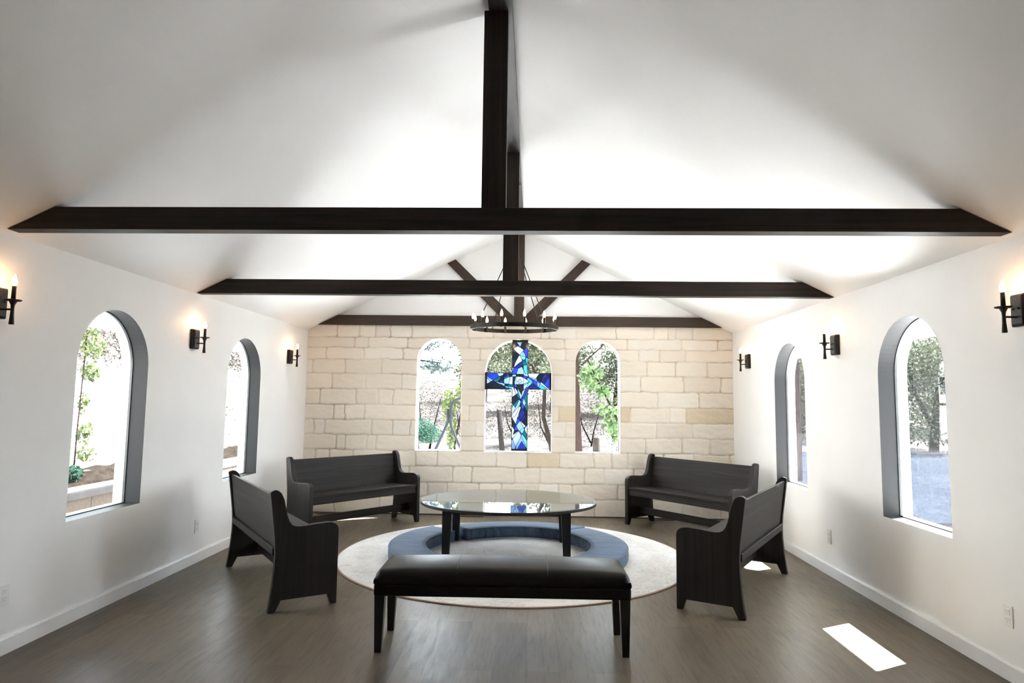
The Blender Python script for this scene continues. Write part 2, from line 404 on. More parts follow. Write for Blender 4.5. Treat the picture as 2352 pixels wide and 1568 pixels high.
# ---- stone wall as a height field
def vnoise(u, v, seed):
    rs = np.random.RandomState(seed); T = rs.rand(256, 256)
    iu = np.floor(u).astype(int); iv = np.floor(v).astype(int); fu = u-iu; fv = v-iv
    fu = fu*fu*(3-2*fu); fv = fv*fv*(3-2*fv)
    g = lambda a, c: T[a % 256, c % 256]
    return (g(iu, iv)*(1-fu)+g(iu+1, iv)*fu)*(1-fv)+(g(iu, iv+1)*(1-fu)+g(iu+1, iv+1)*fu)*fv
def fbm(u, v, seed, o=4):
    r = 0; a = .5
    for k in range(o): r = r+a*(vnoise(u, v, seed+k)*2-1); u = u*2.03; v = v*2.03; a *= .5
    return r
ZB = [2.46, 2.268, 2.130, 1.978, 1.785, 1.588, 1.387, 1.193, .999, .804, .608, .405, .220, -.03]
JO = [[-2.38, -2.081, -1.87, -1.67, -1.40, -.66, -.326, .299, .414, .75, 1.279, 1.761, 1.937, 2.042, 2.26],
      [-2.149, -1.956, -1.447, -.64, .609, 1.419, 2.118, 2.571],
      [-2.518, -2.02, -1.503, -.5, .624, 1.558, 1.838, 2.169],
      [-2.692, -2.265, -1.773, 1.671, 2.036, 2.436],
      [-2.43, -1.987, -1.507, 1.591, 2.138, 2.606],
      [-2.577, -2.104, -1.813, -1.616, 1.807, 2.326],
      [-2.389, -2.243, -1.994, -.62, .53, 1.458, 1.952, 2.168],
      [-2.647, -2.501, -1.882, -1.613, -1.375, -.53, .623, 1.774, 2.243],
      [-2.34, -2.22, -1.939, -1.82, 1.647, 2.10, 2.464],
      [-2.606, -2.427, -2.111, -1.305, -1.018, -.26, .138, .547, .989, 1.214, 1.413, 1.869, 2.247, 2.717],
      [-2.2, -1.75, -1.384, -.819, -.576, -.023, .3, .868, 1.119, 1.489, 2.0],
      [-2.4, -1.9, -1.143, -.891, -.472, -.188, .281, .532, .705, 1.291, 1.8, 2.4],
      [-2.336, -1.761, -1.3, -.7, .1, .45, .998, 1.5, 2.103, 2.579]]
nx, nz = 470, 212
gx = np.linspace(XL, XR, nx); gz = np.linspace(0, 2.44, nz)
X, Z = np.meshgrid(gx, gz)                        # shape nz,nx
wx = X+.016*fbm(X*5, Z*5, 11)+.011*fbm(X*16, Z*16, 21); wz = Z+.011*fbm(X*4, Z*4, 31)+.009*fbm(X*16, Z*16, 41)
row = np.zeros(X.shape, int)
for i, zz in enumerate(ZB[1:-1]): row += (wz < zz)
dist = np.full(X.shape, 9.); sid = np.zeros(X.shape, int); cxm = np.zeros(X.shape); czm = np.zeros(X.shape)
rngs = random.Random(5); tint = {}
k = 0
for i in range(13):
    xs = [XL-.05]+JO[i]+[XR+.05]
    for a, c in zip(xs[:-1], xs[1:]):
        sl = rngs.uniform(-.02, .02)
        ax_ = a+(0 if a < XL else sl*0); k += 1
        msk = (row == i) & (wx >= a) & (wx < c)
        hx, hz = (c-a)/2, (ZB[i]-ZB[i+1])/2; mx_, mz = (a+c)/2, (ZB[i]+ZB[i+1])/2
        r = .028
        qx = np.abs(wx[msk]-mx_)-(hx-r); qz = np.abs(wz[msk]-mz)-(hz-r)
        dd = np.hypot(np.maximum(qx, 0), np.maximum(qz, 0))+np.minimum(np.maximum(qx, qz), 0)-r
        dist[msk] = -dd; sid[msk] = k
        base = np.array((.86, .785, .68)) if rngs.random() > .3 else np.array((.87, .815, .73))
        t = base*rngs.uniform(.93, 1.04)
        if (i, round(a, 2)) in ((6, 2.17), (6, .53), (9, .14)): t = np.array((.74, .62, .45))
        tint[k] = t
jw = .0045+.004*np.clip(fbm(X*3, Z*3, 51)+.25, 0, 1)+.003*np.clip(fbm(X*9, Z*9, 55), 0, 1)
j = np.clip((dist-jw*.4)/(.010), 0, 1); j = j*j*(3-2*j)               # 0 in the joint, 1 on the stone
rough = np.clip((X+.8)/2.2, .25, 1)*np.clip((1.35-Z)/.7, .2, 1)
relief = .0045*fbm(X*9, Z*15, 61, 5)+.010*rough*(np.abs(fbm(X*4.5+sid, Z*9+sid*1.7, 71, 5)))
yoff = -(.008*j)-(relief*j)+.004
tin = np.array([tint.get(i, (.7, .6, .5)) for i in range(k+1)])[sid]
jm = np.clip(1-(dist-jw*.3)/(.0075), 0, 1)*np.clip(.62+1.1*fbm(X*2.6, Z*2.6, 81), .10, 1)
mort = np.array((.42, .33, .235))
colr = tin*(1-jm[..., None])+mort*jm[..., None]
# snap to the arches
def arch_sd(c, wd, zb, zt):
    r = wd/2; zs = zt-r
    d = np.where(Z > zs, np.hypot(X-c, Z-zs)-r, np.maximum(np.abs(X-c)-r, zb-Z))
    return d
inside = np.zeros(X.shape, bool); Xs, Zs = X.copy(), Z.copy(); hole = np.full(X.shape, 9.)
for c, wd, zb, zt in BACK_WIN:
    r = wd/2; zs = zt-r; d = arch_sd(c, wd, zb, zt); hole = np.minimum(hole, d)
    near = np.abs(d) < .0075
    up = near & (Z > zs)
    L = np.hypot(X-c, Z-zs); Xs[up] = (c+(X-c)/L*r)[up]; Zs[up] = (zs+(Z-zs)/L*r)[up]
    lo = near & (Z <= zs)
    side = lo & (np.abs(np.abs(X-c)-r) < .0075); Xs[side] = (c+np.sign(X-c)*r)[side]
    bt = lo & (np.abs(zb-Z) < .0075) & (np.abs(X-c) < r+.0076); Zs[bt] = zb
yoff = np.where(np.abs(hole) < .0075, -.004, yoff)
vs = np.stack([Xs, D+yoff, Zs], -1).reshape(-1, 3)
idx = np.arange(nx*nz).reshape(nz, nx)
hc = (hole[:-1, :-1]+hole[1:, 1:]+hole[1:, :-1]+hole[:-1, 1:])/4
keep = hc > 0
q = np.stack([idx[:-1, :-1], idx[:-1, 1:], idx[1:, 1:], idx[1:, :-1]], -1)[keep]
b = MB(); b.v = [tuple(p) for p in vs.tolist()]; b.f = q.tolist(); b.m = [0]*len(b.f); b.sm = [True]*len(b.f)
nstone = len(b.v)
b.add([(-XR-.02, D+.004, 2.42), (XR+.02, D+.004, 2.42), (XR+.02, D+.004, EAVE), (0, D+.004, APEX+.01), (-XR-.02, D+.004, EAVE)], [(0, 1, 2, 3, 4)], 1)
b.add(*face_holes([(-XR-WT, -.1), (XR+WT, -.1), (XR+WT, ceil_z(XR+WT)), (0, APEX), (-XR-WT, ceil_z(XR+WT))], [arch_pts(c, wd, zb, zt) for c, wd, zb, zt in BACK_WIN], lambda u, v: (u, D+WT, v)), 1)
wb = struct(b.build('wall_back', [M_stone, M_ceiling], fix=False))
ca = wb.data.color_attributes.new('stone', 'FLOAT_COLOR', 'POINT')
full = np.ones((len(wb.data.vertices), 4), np.float32); full[:nstone, :3] = colr.reshape(-1, 3)
ca.data.foreach_set('color', full.ravel())

# ---- baseboards
for side, s in (('left', -1), ('right', 1)):
    b = MB(); x0 = s*XR; b.prism([(x0, YF, 0), (x0-s*.016, YF, 0), (x0-s*.016, YF, .083), (x0-s*.010, YF, .093), (x0, YF, .093)], (0, D-YF-.01, 0))
    struct(b.build('baseboard_'+side, M_white_paint))
b = MB().box((0, D-.014, .006), (2*XR, .02, .012)); struct(b.build('trim_1', plain('dark_floor_joint', (.07, .055, .045), .8)))

# ---- arched windows
wcount = [0]
def window(c, wd, zb, zt, fn, reveal_mat, glass, d1=.125, lip=.0, outer=M_cream, portal=None):
    """fn(u, v, w): u along wall, v up, w outwards"""
    wcount[0] += 1
    pts = arch_pts(c, wd, zb, zt, 36); n = len(pts)
    inset = lambda k: arch_pts(c, wd-2*k, zb+k, zt-k, 36)
    b = MB()
    b.add([fn(u, v, -lip) for u, v in pts]+[fn(u, v, d1) for u, v in pts], [(i, (i+1) % n, n+(i+1) % n, n+i) for i in range(n)])
    r = struct(b.build('window_%d' % wcount[0], reveal_mat, fix=False))
    p2 = inset(.006); b = MB()
    rings = [[fn(u, v, d1-.006) for u, v in pts], [fn(u, v, d1-.006) for u, v in p2], [fn(u, v, d1+.012) for u, v in p2], [fn(u, v, d1+.012) for u, v in pts]]
    b.add(sum(rings, []), [(a*n+i, a*n+(i+1) % n, ((a+1) % 4)*n+(i+1) % n, ((a+1) % 4)*n+i) for a in range(4) for i in range(n)])
    b.build('frame', M_gasket, r)
    b = MB(); p3 = inset(.003)
    b.add([fn(u, v, d1+.003) for u, v in p3], [tuple(range(n))]); b.build('glass_pane', glass, r, fix=False)
    b = MB()
    b.add([fn(u, v, d1+.012) for u, v in pts]+[fn(u, v, WT+.002) for u, v in pts], [(i, (i+1) % n, n+(i+1) % n, n+i) for i in range(n)])
    b.build('outer_reveal', outer, r, fix=False)
    # light portal just outside the pane (sampling aid for the sky)
    L = bpy.data.lights.new('portal', 'AREA'); L.shape = 'RECTANGLE'; L.size = wd; L.size_y = zt-zb; L.cycles.is_portal = True
    o = bpy.data.objects.new('portal', L); COL.objects.link(o)
    p = Vector(fn(c, (zb+zt)/2, WT+.03)); inn = (Vector(fn(c, 0, -1))-Vector(fn(c, 0, 0)))
    o.location = p; o.rotation_euler = (-inn).to_track_quat('Z', 'Y').to_euler()
    return r
for c, wd in SIDE_WIN:
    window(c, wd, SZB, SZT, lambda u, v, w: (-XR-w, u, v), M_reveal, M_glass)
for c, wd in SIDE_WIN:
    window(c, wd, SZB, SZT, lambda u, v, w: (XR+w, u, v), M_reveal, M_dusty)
for c, wd, zb, zt in BACK_WIN:
    window(c, wd, zb, zt, lambda u, v, w: (u, D+w, v), M_white_paint, M_glass, .10, .004, M_white_paint)

# ------------------------------------------------------------------ timber
rb = MB().box((.004, (YF+D)/2, APEX+.02-.035), (.134, D-YF-.02, .11)).build('ridge_beam', M_beam_y, bevel=.002)
tag(rb, 'dark timber ridge beam running along the peak of the white ceiling', 'beam')
def tie_pts(y, zb, h, gap=.004):
    x0 = (APEX-zb)/SLOPE-gap; x1 = (APEX-zb-h)/SLOPE-gap
    return [(-x0, y, zb), (x0, y, zb), (x1, y, zb+h), (-x1, y, zb+h)]
def truss(y, xc, zb, label, h=.128, t=.09):
    root = empty('roof_truss', (0, y, zb))
    MB().prism(tie_pts(-t/2, 0, h) if False else [(p[0], p[1], p[2]-zb) for p in tie_pts(-t/2, zb, h)], (0, t, 0)).build('tie_beam', M_beam, root, bevel=.003)
    zt = APEX-.07
    MB().box((xc, 0, (h+zt-zb)/2), (.134, t-.002, zt-zb-h)).build('king_post', M_beam_v, root, bevel=.003)
    tag(root, label, 'roof truss', 'timber roof trusses')
truss(3.46+.045, -.0205, 2.374, 'nearest dark timber roof truss, spanning nearly the full width of the photo')
truss(5.55+.045, .0005, 2.364, 'middle dark timber roof truss crossing just in front of the chandelier')
root = empty('roof_truss', (0, D-.02, 2.426)); t = .036
MB().prism([(p[0], p[1], p[2]-2.426) for p in tie_pts(-t/2-.004, 2.426, .13)], (0, t, 0)).build('tie_beam', M_back_h, root, bevel=.002)
MB().box((.0125, -.004, (.13+APEX-.07-2.426)/2), (.131, t, APEX-.07-2.426-.13)).build('king_post', M_back_v, root, bevel=.002)
for s in (-1, 1):
    q = [(s*.943, 3.256), (s*.832, 3.305), (.0125+s*.075, 2.557), (.0125+s*.255, 2.557)]
    an = math.atan2(q[0][0]-q[3][0], q[0][1]-q[3][1]); ca_, sa_ = math.cos(an), math.sin(an); c0 = (q[3][0], q[3][1]-2.426)
    q = [(x-c0[0], z-2.426-c0[1]) for x, z in q]
    ob = MB().prism([(x*ca_-z*sa_, -.022, x*sa_+z*ca_) for x, z in q], (0, .034, 0))
    br_ = ob.build('brace', M_back_v, root, bevel=.002); br_.location = (c0[0], 0, c0[1]); br_.rotation_euler = (0, an, 0)
tag(root, 'brown timber roof truss with two diagonal braces fixed flat on the end wall', 'roof truss', 'timber roof trusses')

# ------------------------------------------------------------------ pews
# local frame: x along the length (0 = centre), y = depth: 0 front .. .48 back, z up
PANEL = [(0, 0), (.040, 0), (.064, .072), (.390, .076), (.428, 0), (.474, 0), (.463, .07), (.450, .18), (.441, .30), (.440, .39), (.447, .49), (.459, .58), (.475, .70), (.490, .805),
         (.478, .816), (.458, .822), (.436, .817), (.415, .800), (.400, .772), (.388, .735), (.378, .690), (.367, .645), (.352, .605), (.332, .578), (.308, .566), (.280, .562),
         (.24, .563), (.16, .570), (.078, .573), (.045, .569), (.022, .558), (.006, .540), (0, .515)]
PL, PT = 1.50, .046
def make_pew():
    root = empty('church_pew')
    for s in (-1, 1):
        x0 = s*PL/2; b = MB()
        pts = [(x0, y, z) for y, z in PANEL]
        b.prism(pts, (-s*PT, 0, 0))
        b.build('end_panel', M_pew_v, root, bevel=.004)
    W = PL-2*PT
    # backrest board, leaning back
    a, c = (.403, .402), (.452, .79); n = Vector((0, .024, -.003))
    b = MB().prism([(-W/2, a[0], a[1]), (-W/2, c[0], c[1]), (-W/2, c[0]+.022, c[1]-.001), (-W/2, a[0]+.022, a[1]-.001)], (W, 0, 0))
    b.build('backrest', M_pewx, root, bevel=.004)
    MB().box((0, .438, .40), (W, .022, .052)).build('back_rail', M_pewx, root, bevel=.004)
    b = MB().prism([(-W/2, .012, .418), (-W/2, .012, .446), (-W/2, .42, .432), (-W/2, .42, .404)], (W, 0, 0))
    b.build('seat', M_pewx, root, bevel=.005)
    MB().box((0, .035, .382), (W, .022, .072)).build('apron', M_pewx, root, bevel=.003)
    MB().box((0, .215, .158), (W, .024, .082)).build('stretcher', M_pewx, root, bevel=.003)
    return root
M_pewx = wood('espresso_board_wood', 0, (.022, .018, .0155), (.046, .0385, .033), .5, .7, .15, .2)
def place_pew(o, front, facing, label, s=1):
    """front: floor point below the middle of the front edge; facing: direction the sitter looks"""
    f = Vector((facing[0], facing[1])).normalized()
    o.location = (front[0], front[1], 0); o.rotation_euler = (0, 0, math.atan2(f.y, f.x)+PI/2)
    tag(o, label, 'pew', 'dark wooden pews around the table')
pew = make_pew()
def mid(p_back, q_back, f):          # back-foot points of both outer faces
    f = Vector(f).normalized(); m = (Vector(p_back)+Vector(q_back))/2; return tuple(m+.474*f)
fA = (.8135, .5815)
place_pew(pew, mid((-1.575, 4.487), (-2.445, 5.704), fA), fA, 'dark wooden pew by the left wall, seen from behind, nearest on the left')
fD = (-.855, .5185)
p2 = copy_tree(pew); place_pew(p2, mid((1.645, 4.565), (2.420, 5.848), fD), fD, 'dark wooden pew by the right wall, seen from behind with sun under it')
t = math.radians(51); fB = (math.sin(t), -math.cos(t)); rbk = Vector((-1.515, 8.225)); ax = Vector((-math.cos(t), -math.sin(t)))
p3 = copy_tree(pew); place_pew(p3, mid(rbk, rbk+PL*ax, fB), fB, 'dark wooden pew facing the camera before the stone wall at left')
t = math.radians(52); fC = (-math.sin(t), -math.cos(t)); lbk = Vector((1.695, 8.30)); ax = Vector((math.cos(t), -math.sin(t)))
p4 = copy_tree(pew); place_pew(p4, mid(lbk, lbk+PL*ax, fC), fC, 'dark wooden pew facing the camera before the stone wall at right')

# ------------------------------------------------------------------ leather bench
root = empty('leather_bench', (.033, 4.075, 0), .012)
tag(root, 'long black leather upholstered bench with tapered legs in the foreground', 'bench')
BW, BD = 1.486, .42
def pillow(w, d, z0, z1, crown, nx=60, ny=26, r=.03):
    vs = []; fs = []
    def rr(t): return t
    rows = []
    # rounded-box height field top + skirt
    us = np.sin(np.linspace(-1, 1, nx)*PI/2); us = np.sign(us)*np.abs(us)**.75; vs_ = np.sin(np.linspace(-1, 1, ny)*PI/2)
    for vv in vs_:
        for uu in us:
            x = uu*w/2; y = vv*d/2
            ex = max(0, abs(x)-(w/2-r))/r; ey = max(0, abs(y)-(d/2-r))/r
            e = min(1, math.hypot(ex, ey)); z = z1-r*(1-math.sqrt(max(0, 1-e*e)))+crown*(1-abs(uu)**3.2)*(1-abs(vv)**2.2)
            for sx in (-.178*w, .178*w): z -= .0035*math.exp(-((x-sx)/.008)**2)
            z -= .0025*max(0, math.sin(x*9+y*3))*(1-uu*uu)
            vs.append((x, y, z))
    id_ = lambda i, j: j*nx+i
    for j in range(ny-1):
        for i in range(nx-1): fs.append((id_(i, j), id_(i+1, j), id_(i+1, j+1), id_(i, j+1)))
    loop = [id_(i, 0) for i in range(nx)]+[id_(nx-1, j) for j in range(1, ny)]+[id_(i, ny-1) for i in range(nx-2, -1, -1)]+[id_(0, j) for j in range(ny-2, 0, -1)]
    prev = loop
    for z, bul in ((z0+.022, .0035), (z0+.010, .003), (z0+.002, -.001), (z0, -.006)):
        cur = []
        for k in loop:
            x, y, _ = vs[k]; cur.append(len(vs)); vs.append((x*(1+bul*2/w), y*(1+bul*2/d), z))
        for k in range(len(loop)): fs.append((prev[k], prev[(k+1) % len(loop)], cur[(k+1) % len(loop)], cur[k]))
        prev = cur
    fs.append(tuple(prev)); b = MB(); b.add(vs, fs, 0, True); return b
pillow(BW, BD, .382, .462, .034, r=.045).build('cushion', M_leather, root)
b = MB().box((0, 0, .352), (BW+.004, BD+.004, .068)); b.build('apron', M_leather, root, bevel=.012, seg=3)
for s in (-1, 1):
    b = MB()
    pts = []
    for k in range(15):
        y = -BD/2+.012+(BD-.024)*k/14; vv = y/(BD/2); x = s*.178*BW
        ey = max(0, abs(y)-(BD/2-.045))/.045; zz = .462-.045*(1-math.sqrt(max(0, 1-min(1, ey)**2)))+.034*(1-abs(.356)**3.2)*(1-abs(vv)**2.2)-.0012
        pts.append((x, y, zz))
    b.tube(pts, .0022, 6).build('seam', M_stitch, root)
for sx in (-1, 1):
    for sy in (-1, 1):
        b = MB(); x, y = sx*(BW/2-.033), sy*(BD/2-.03); a, c = .030, .020
        xi, yi = x+sx*.004, y
        top = [(x+dx*a, y+dy*a, .322) for dx, dy in ((-1, -1), (1, -1), (1, 1), (-1, 1))]; bot = [(xi+dx*c, yi+dy*c, 0) for dx, dy in ((-1, -1), (1, -1), (1, 1), (-1, 1))]
        b.add(bot+top, [(3, 2, 1, 0), (4, 5, 6, 7)]+[(i, (i+1) % 4, 4+(i+1) % 4, 4+i) for i in range(4)]); b.build('leg', M_benchleg, root, bevel=.003)

# ------------------------------------------------------------------ rug, cushions, table
n = 128; R = 1.637
b = MB(); pr = [(R, 0), (R+.001, .004), (R-.004, .008), (R-.02, .009)]
b.lathe([(r, z) for r, z in pr], n=n); rug = b.build('round_rug', M_rug, loc=(.0277, 6.353, .0005))
tag(rug, 'large round cream rug with faded grey medallion pattern under the table', 'rug')
RZ = .010
def seg_ring(cx, cy, a0, a1, ri, ro, label, h=.113):
    root = empty('floor_cushion', (cx, cy, RZ)); n = 40
    b = MB(); vs = []; fs = []
    prof = [(ri+.006, 0), (ri-.002, .02), (ri-.004, h*.5), (ri, h-.012), (ri+.008, h-.002), (ri+.05, h+.004), ((ri+ro)/2, h+.008), (ro-.05, h+.004), (ro-.008, h-.002), (ro, h-.012), (ro+.004, h*.5), (ro+.002, .02), (ro-.006, 0)]
    m_ = len(prof)
    for k in range(n+1):
        t_ = k/n; a = math.radians(a0+(a1-a0)*t_); e = min(t_, 1-t_)*n
        for r, z in prof:
            zz = z-(.010 if e < .5 and z > h-.005 else 0); vs.append((r*math.cos(a), r*math.sin(a), zz))
    for k in range(n):
        for i in range(m_): fs.append((k*m_+i, k*m_+(i+1) % m_, (k+1)*m_+(i+1) % m_, (k+1)*m_+i))
    fs.append(tuple(range(m_))); fs.append(tuple(n*m_+i for i in range(m_-1, -1, -1)))
    b.add(vs, fs, 0, True); o = b.build('cushion_body', M_velvet, root)
    b = MB()
    for r in (ri+.001, ro-.001):
        b.tube([(r*math.cos(a), r*math.sin(a), h-.006) for a in [math.radians(a0+(a1-a0)*k/n) for k in range(n+1)]], .0045, 6)
    b.build('piping', M_piping, root)
    tag(root, label, 'cushion', 'curved blue floor cushions around the table legs')
seg_ring(-.015, 6.30, 137.5, 236, .778, 1.117, 'curved blue velvet floor cushion on the left side of the rug')
seg_ring(-.015, 6.30, -55, 47, .778, 1.117, 'curved blue velvet floor cushion on the right side of the rug')
seg_ring(.08, 6.30, 51, 133, .80, 1.10, 'curved blue velvet floor cushion at the far side, behind the table legs')

TZ = .485; tcx, tcy, ta, tb_ = -.03, 6.555, .868, .752
root = empty('oval_table', (tcx, tcy, 0))
tag(root, 'low oval dark wood table with glass top over the blue cushions', 'table')
def disc(a, b_, z0, z1, n=96, bev=.003):
    m = MB(); prof = [(1-bev/a, z0), (1, z0+bev), (1, z1-bev), (1-bev/a, z1)]; vs = []; fs = []
    for r, z in prof:
        for k in range(n): vs.append((a*r*math.cos(2*PI*k/n), b_*r*math.sin(2*PI*k/n), z))
    for j in range(3):
        for k in range(n): fs.append((j*n+k, j*n+(k+1) % n, (j+1)*n+(k+1) % n, (j+1)*n+k))
    m.add(vs, fs, 0, False); m.add(vs, [tuple(range(n-1, -1, -1)), tuple(3*n+k for k in range(n))]); return m
disc(ta, tb_, TZ-.034, TZ-.009).build('table_top', M_tabletop, root)
disc(ta-.004, tb_-.004, TZ-.008, TZ, bev=.002).build('glass_top', M_topglass, root)
b = MB()
lx, ly0, ly1 = .545, -.44, .34
for (x0, y0, x1, y1) in ((-lx, ly0, lx, ly0), (-lx, ly1, lx, ly1), (-lx, ly0, -lx, ly1), (lx, ly0, lx, ly1)):
    b.box(((x0+x1)/2, (y0+y1)/2, TZ-.034-.022), (abs(x1-x0)+.024, abs(y1-y0)+.024, .044))
b.build('apron', M_table, root)
for x in (-lx, lx):
    for y in (ly0, ly1):
        s = 1 if x > 0 else -1
        a = [(x-.045, y-.045), (x+.045, y-.045), (x+.045, y+.045), (x-.045, y+.045)]
        xo = x+s*.012; c = [(xo-.033, y-.033), (xo+.033, y-.033), (xo+.033, y+.033), (xo-.033, y+.033)]
        b = MB().add([(p[0], p[1], RZ) for p in c]+[(p[0], p[1], TZ-.035) for p in a], [(3, 2, 1, 0), (4, 5, 6, 7)]+[(i, (i+1) % 4, 4+(i+1) % 4, 4+i) for i in range(4)])
        b.build('leg', M_table, root, bevel=.003)

# ------------------------------------------------------------------ lamps
BULB = [(.004, 0), (.009, .003), (.0135, .016), (.0135, .026), (.010, .042), (.005, .056), (.0012, .066)]
def make_sconce():
    root = empty('candle_sconce')          # local x = out of the wall, origin on the wall at stem height
    b = MB(); p0 = [(0, -.05, 1.872), (0, .05, 1.872), (0, .05, 2.042), (0, -.05, 2.042)]; p1 = [(.028, -.05, 1.872), (.028, .05, 1.872), (.028, .05, 2.042), (.028, -.05, 2.042)]
    p2 = [(.040, -.038, 1.884), (.040, .038, 1.884), (.040, .038, 2.030), (.040, -.038, 2.030)]
    b.add(p0+p1+p2, [(3, 2, 1, 0), (8, 9, 10, 11)]+[(k+i, k+(i+1) % 4, k+4+(i+1) % 4, k+4+i) for k in (0, 4) for i in range(4)])
    b.build('back_plate', M_iron, root, bevel=.002)
    for dy in (-.018, .018): MB().lathe([(.006, 0), (.006, .006), (.001, .008)], (.04, dy, 1.965), 10, axis=(1, 0, 0)).build('screw', M_iron, root)
    MB().tube([(.035, 0, 1.921), (.104, 0, 1.921)], .0055, 8).build('arm', M_iron, root)
    b = MB().lathe([(.0125, 1.838), (.013, 1.842), (.0095, 1.89), (.0085, 1.925), (.010, 1.945), (.019, 1.964), (.020, 1.968)], (.104, 0, 0), 16); b.build('stem', M_iron, root)
    MB().lathe([(.012, 1.965), (.036, 1.968), (.041, 1.972), (.040, 1.975), (.012, 1.973)], (.104, 0, 0), 24).build('drip_pan', M_iron, root)
    MB().lathe([(.0115, 1.972), (.0105, 2.05), (.008, 2.052)], (.104, 0, 0), 14).build('candle_sleeve', M_iron, root)
    MB().lathe([(r, z+2.051) for r, z in BULB], (.104, 0, 0), 14).build('bulb', M_bulb, root)
    return root
sc0 = None
LB = {(-1, 0): 'black candle sconce cut off by the left edge of the photo', (-1, 1): 'black candle sconce between the two left wall windows',
      (-1, 2): 'black candle sconce on the left wall beside the stone wall', (1, 0): 'black candle sconce cut off by the right edge of the photo',
      (1, 1): 'black candle sconce between the two right wall windows', (1, 2): 'black candle sconce on the right wall beside the stone wall'}
for s in (-1, 1):
    for k, y in enumerate((3.455, 5.555, 7.79)):
        if sc0 is None: o = sc0 = make_sconce()
        else: o = copy_tree(sc0)
        o.location = (s*XR, y, 0); o.rotation_euler = (0, 0, 0 if s < 0 else PI)
        tag(o, LB[(s, k)], 'wall lamp', 'candle sconces on the side walls')
# chandelier
CH = (.012, 6.42, 2.168); CR = .432
root = empty('ring_chandelier', CH)
root.rotation_euler = (.03, 0, 0)
tag(root, 'round dark iron ring chandelier with twelve lit candle bulbs', 'chandelier')
b = MB(); n = 72; vs = []; fs = []
for r, z in ((CR-.006, -.012), (CR+.006, -.012), (CR+.006, .030), (CR-.006, .030)):
    for k in range(n): vs.append((r*math.cos(2*PI*k/n), r*math.sin(2*PI*k/n), z))
for j_ in range(4):
    for k in range(n): fs.append((j_*n+k, j_*n+(k+1) % n, ((j_+1) % 4)*n+(k+1) % n, ((j_+1) % 4)*n+k))
b.add(vs, fs); b.build('ring', M_iron, root, bevel=.002)
for k in range(12):
    a = math.radians(15+30*k); x, y = (CR-.018)*math.cos(a), (CR-.018)*math.sin(a)
    c_ = MB().lathe([(.018, -.014), (.018, -.006), (.0115, .010), (.0115, .085), (.009, .087)], (x, y, 0), 12).build('candle_sleeve', M_bronze, root)
    MB().lathe([(r*1.0, z+.086) for r, z in BULB], (x, y, 0), 12).build('bulb', M_bulb2, c_)
for k in range(4):
    a = math.radians(35+90*k); MB().tube([((CR-.008)*math.cos(a), (CR-.008)*math.sin(a), .02), (.015*math.cos(a), .015*math.sin(a), .84)], .0045, 6).build('rod', M_iron, root)
b = MB().lathe([(.02, .83), (.022, .845), (.008, .855), (.006, .91), (.006, APEX-.072-CH[2]-.02), (.055, APEX-.072-CH[2]-.018), (.055, APEX-.072-CH[2])], (0, 0, 0), 14); b.build('stem', M_iron, root)

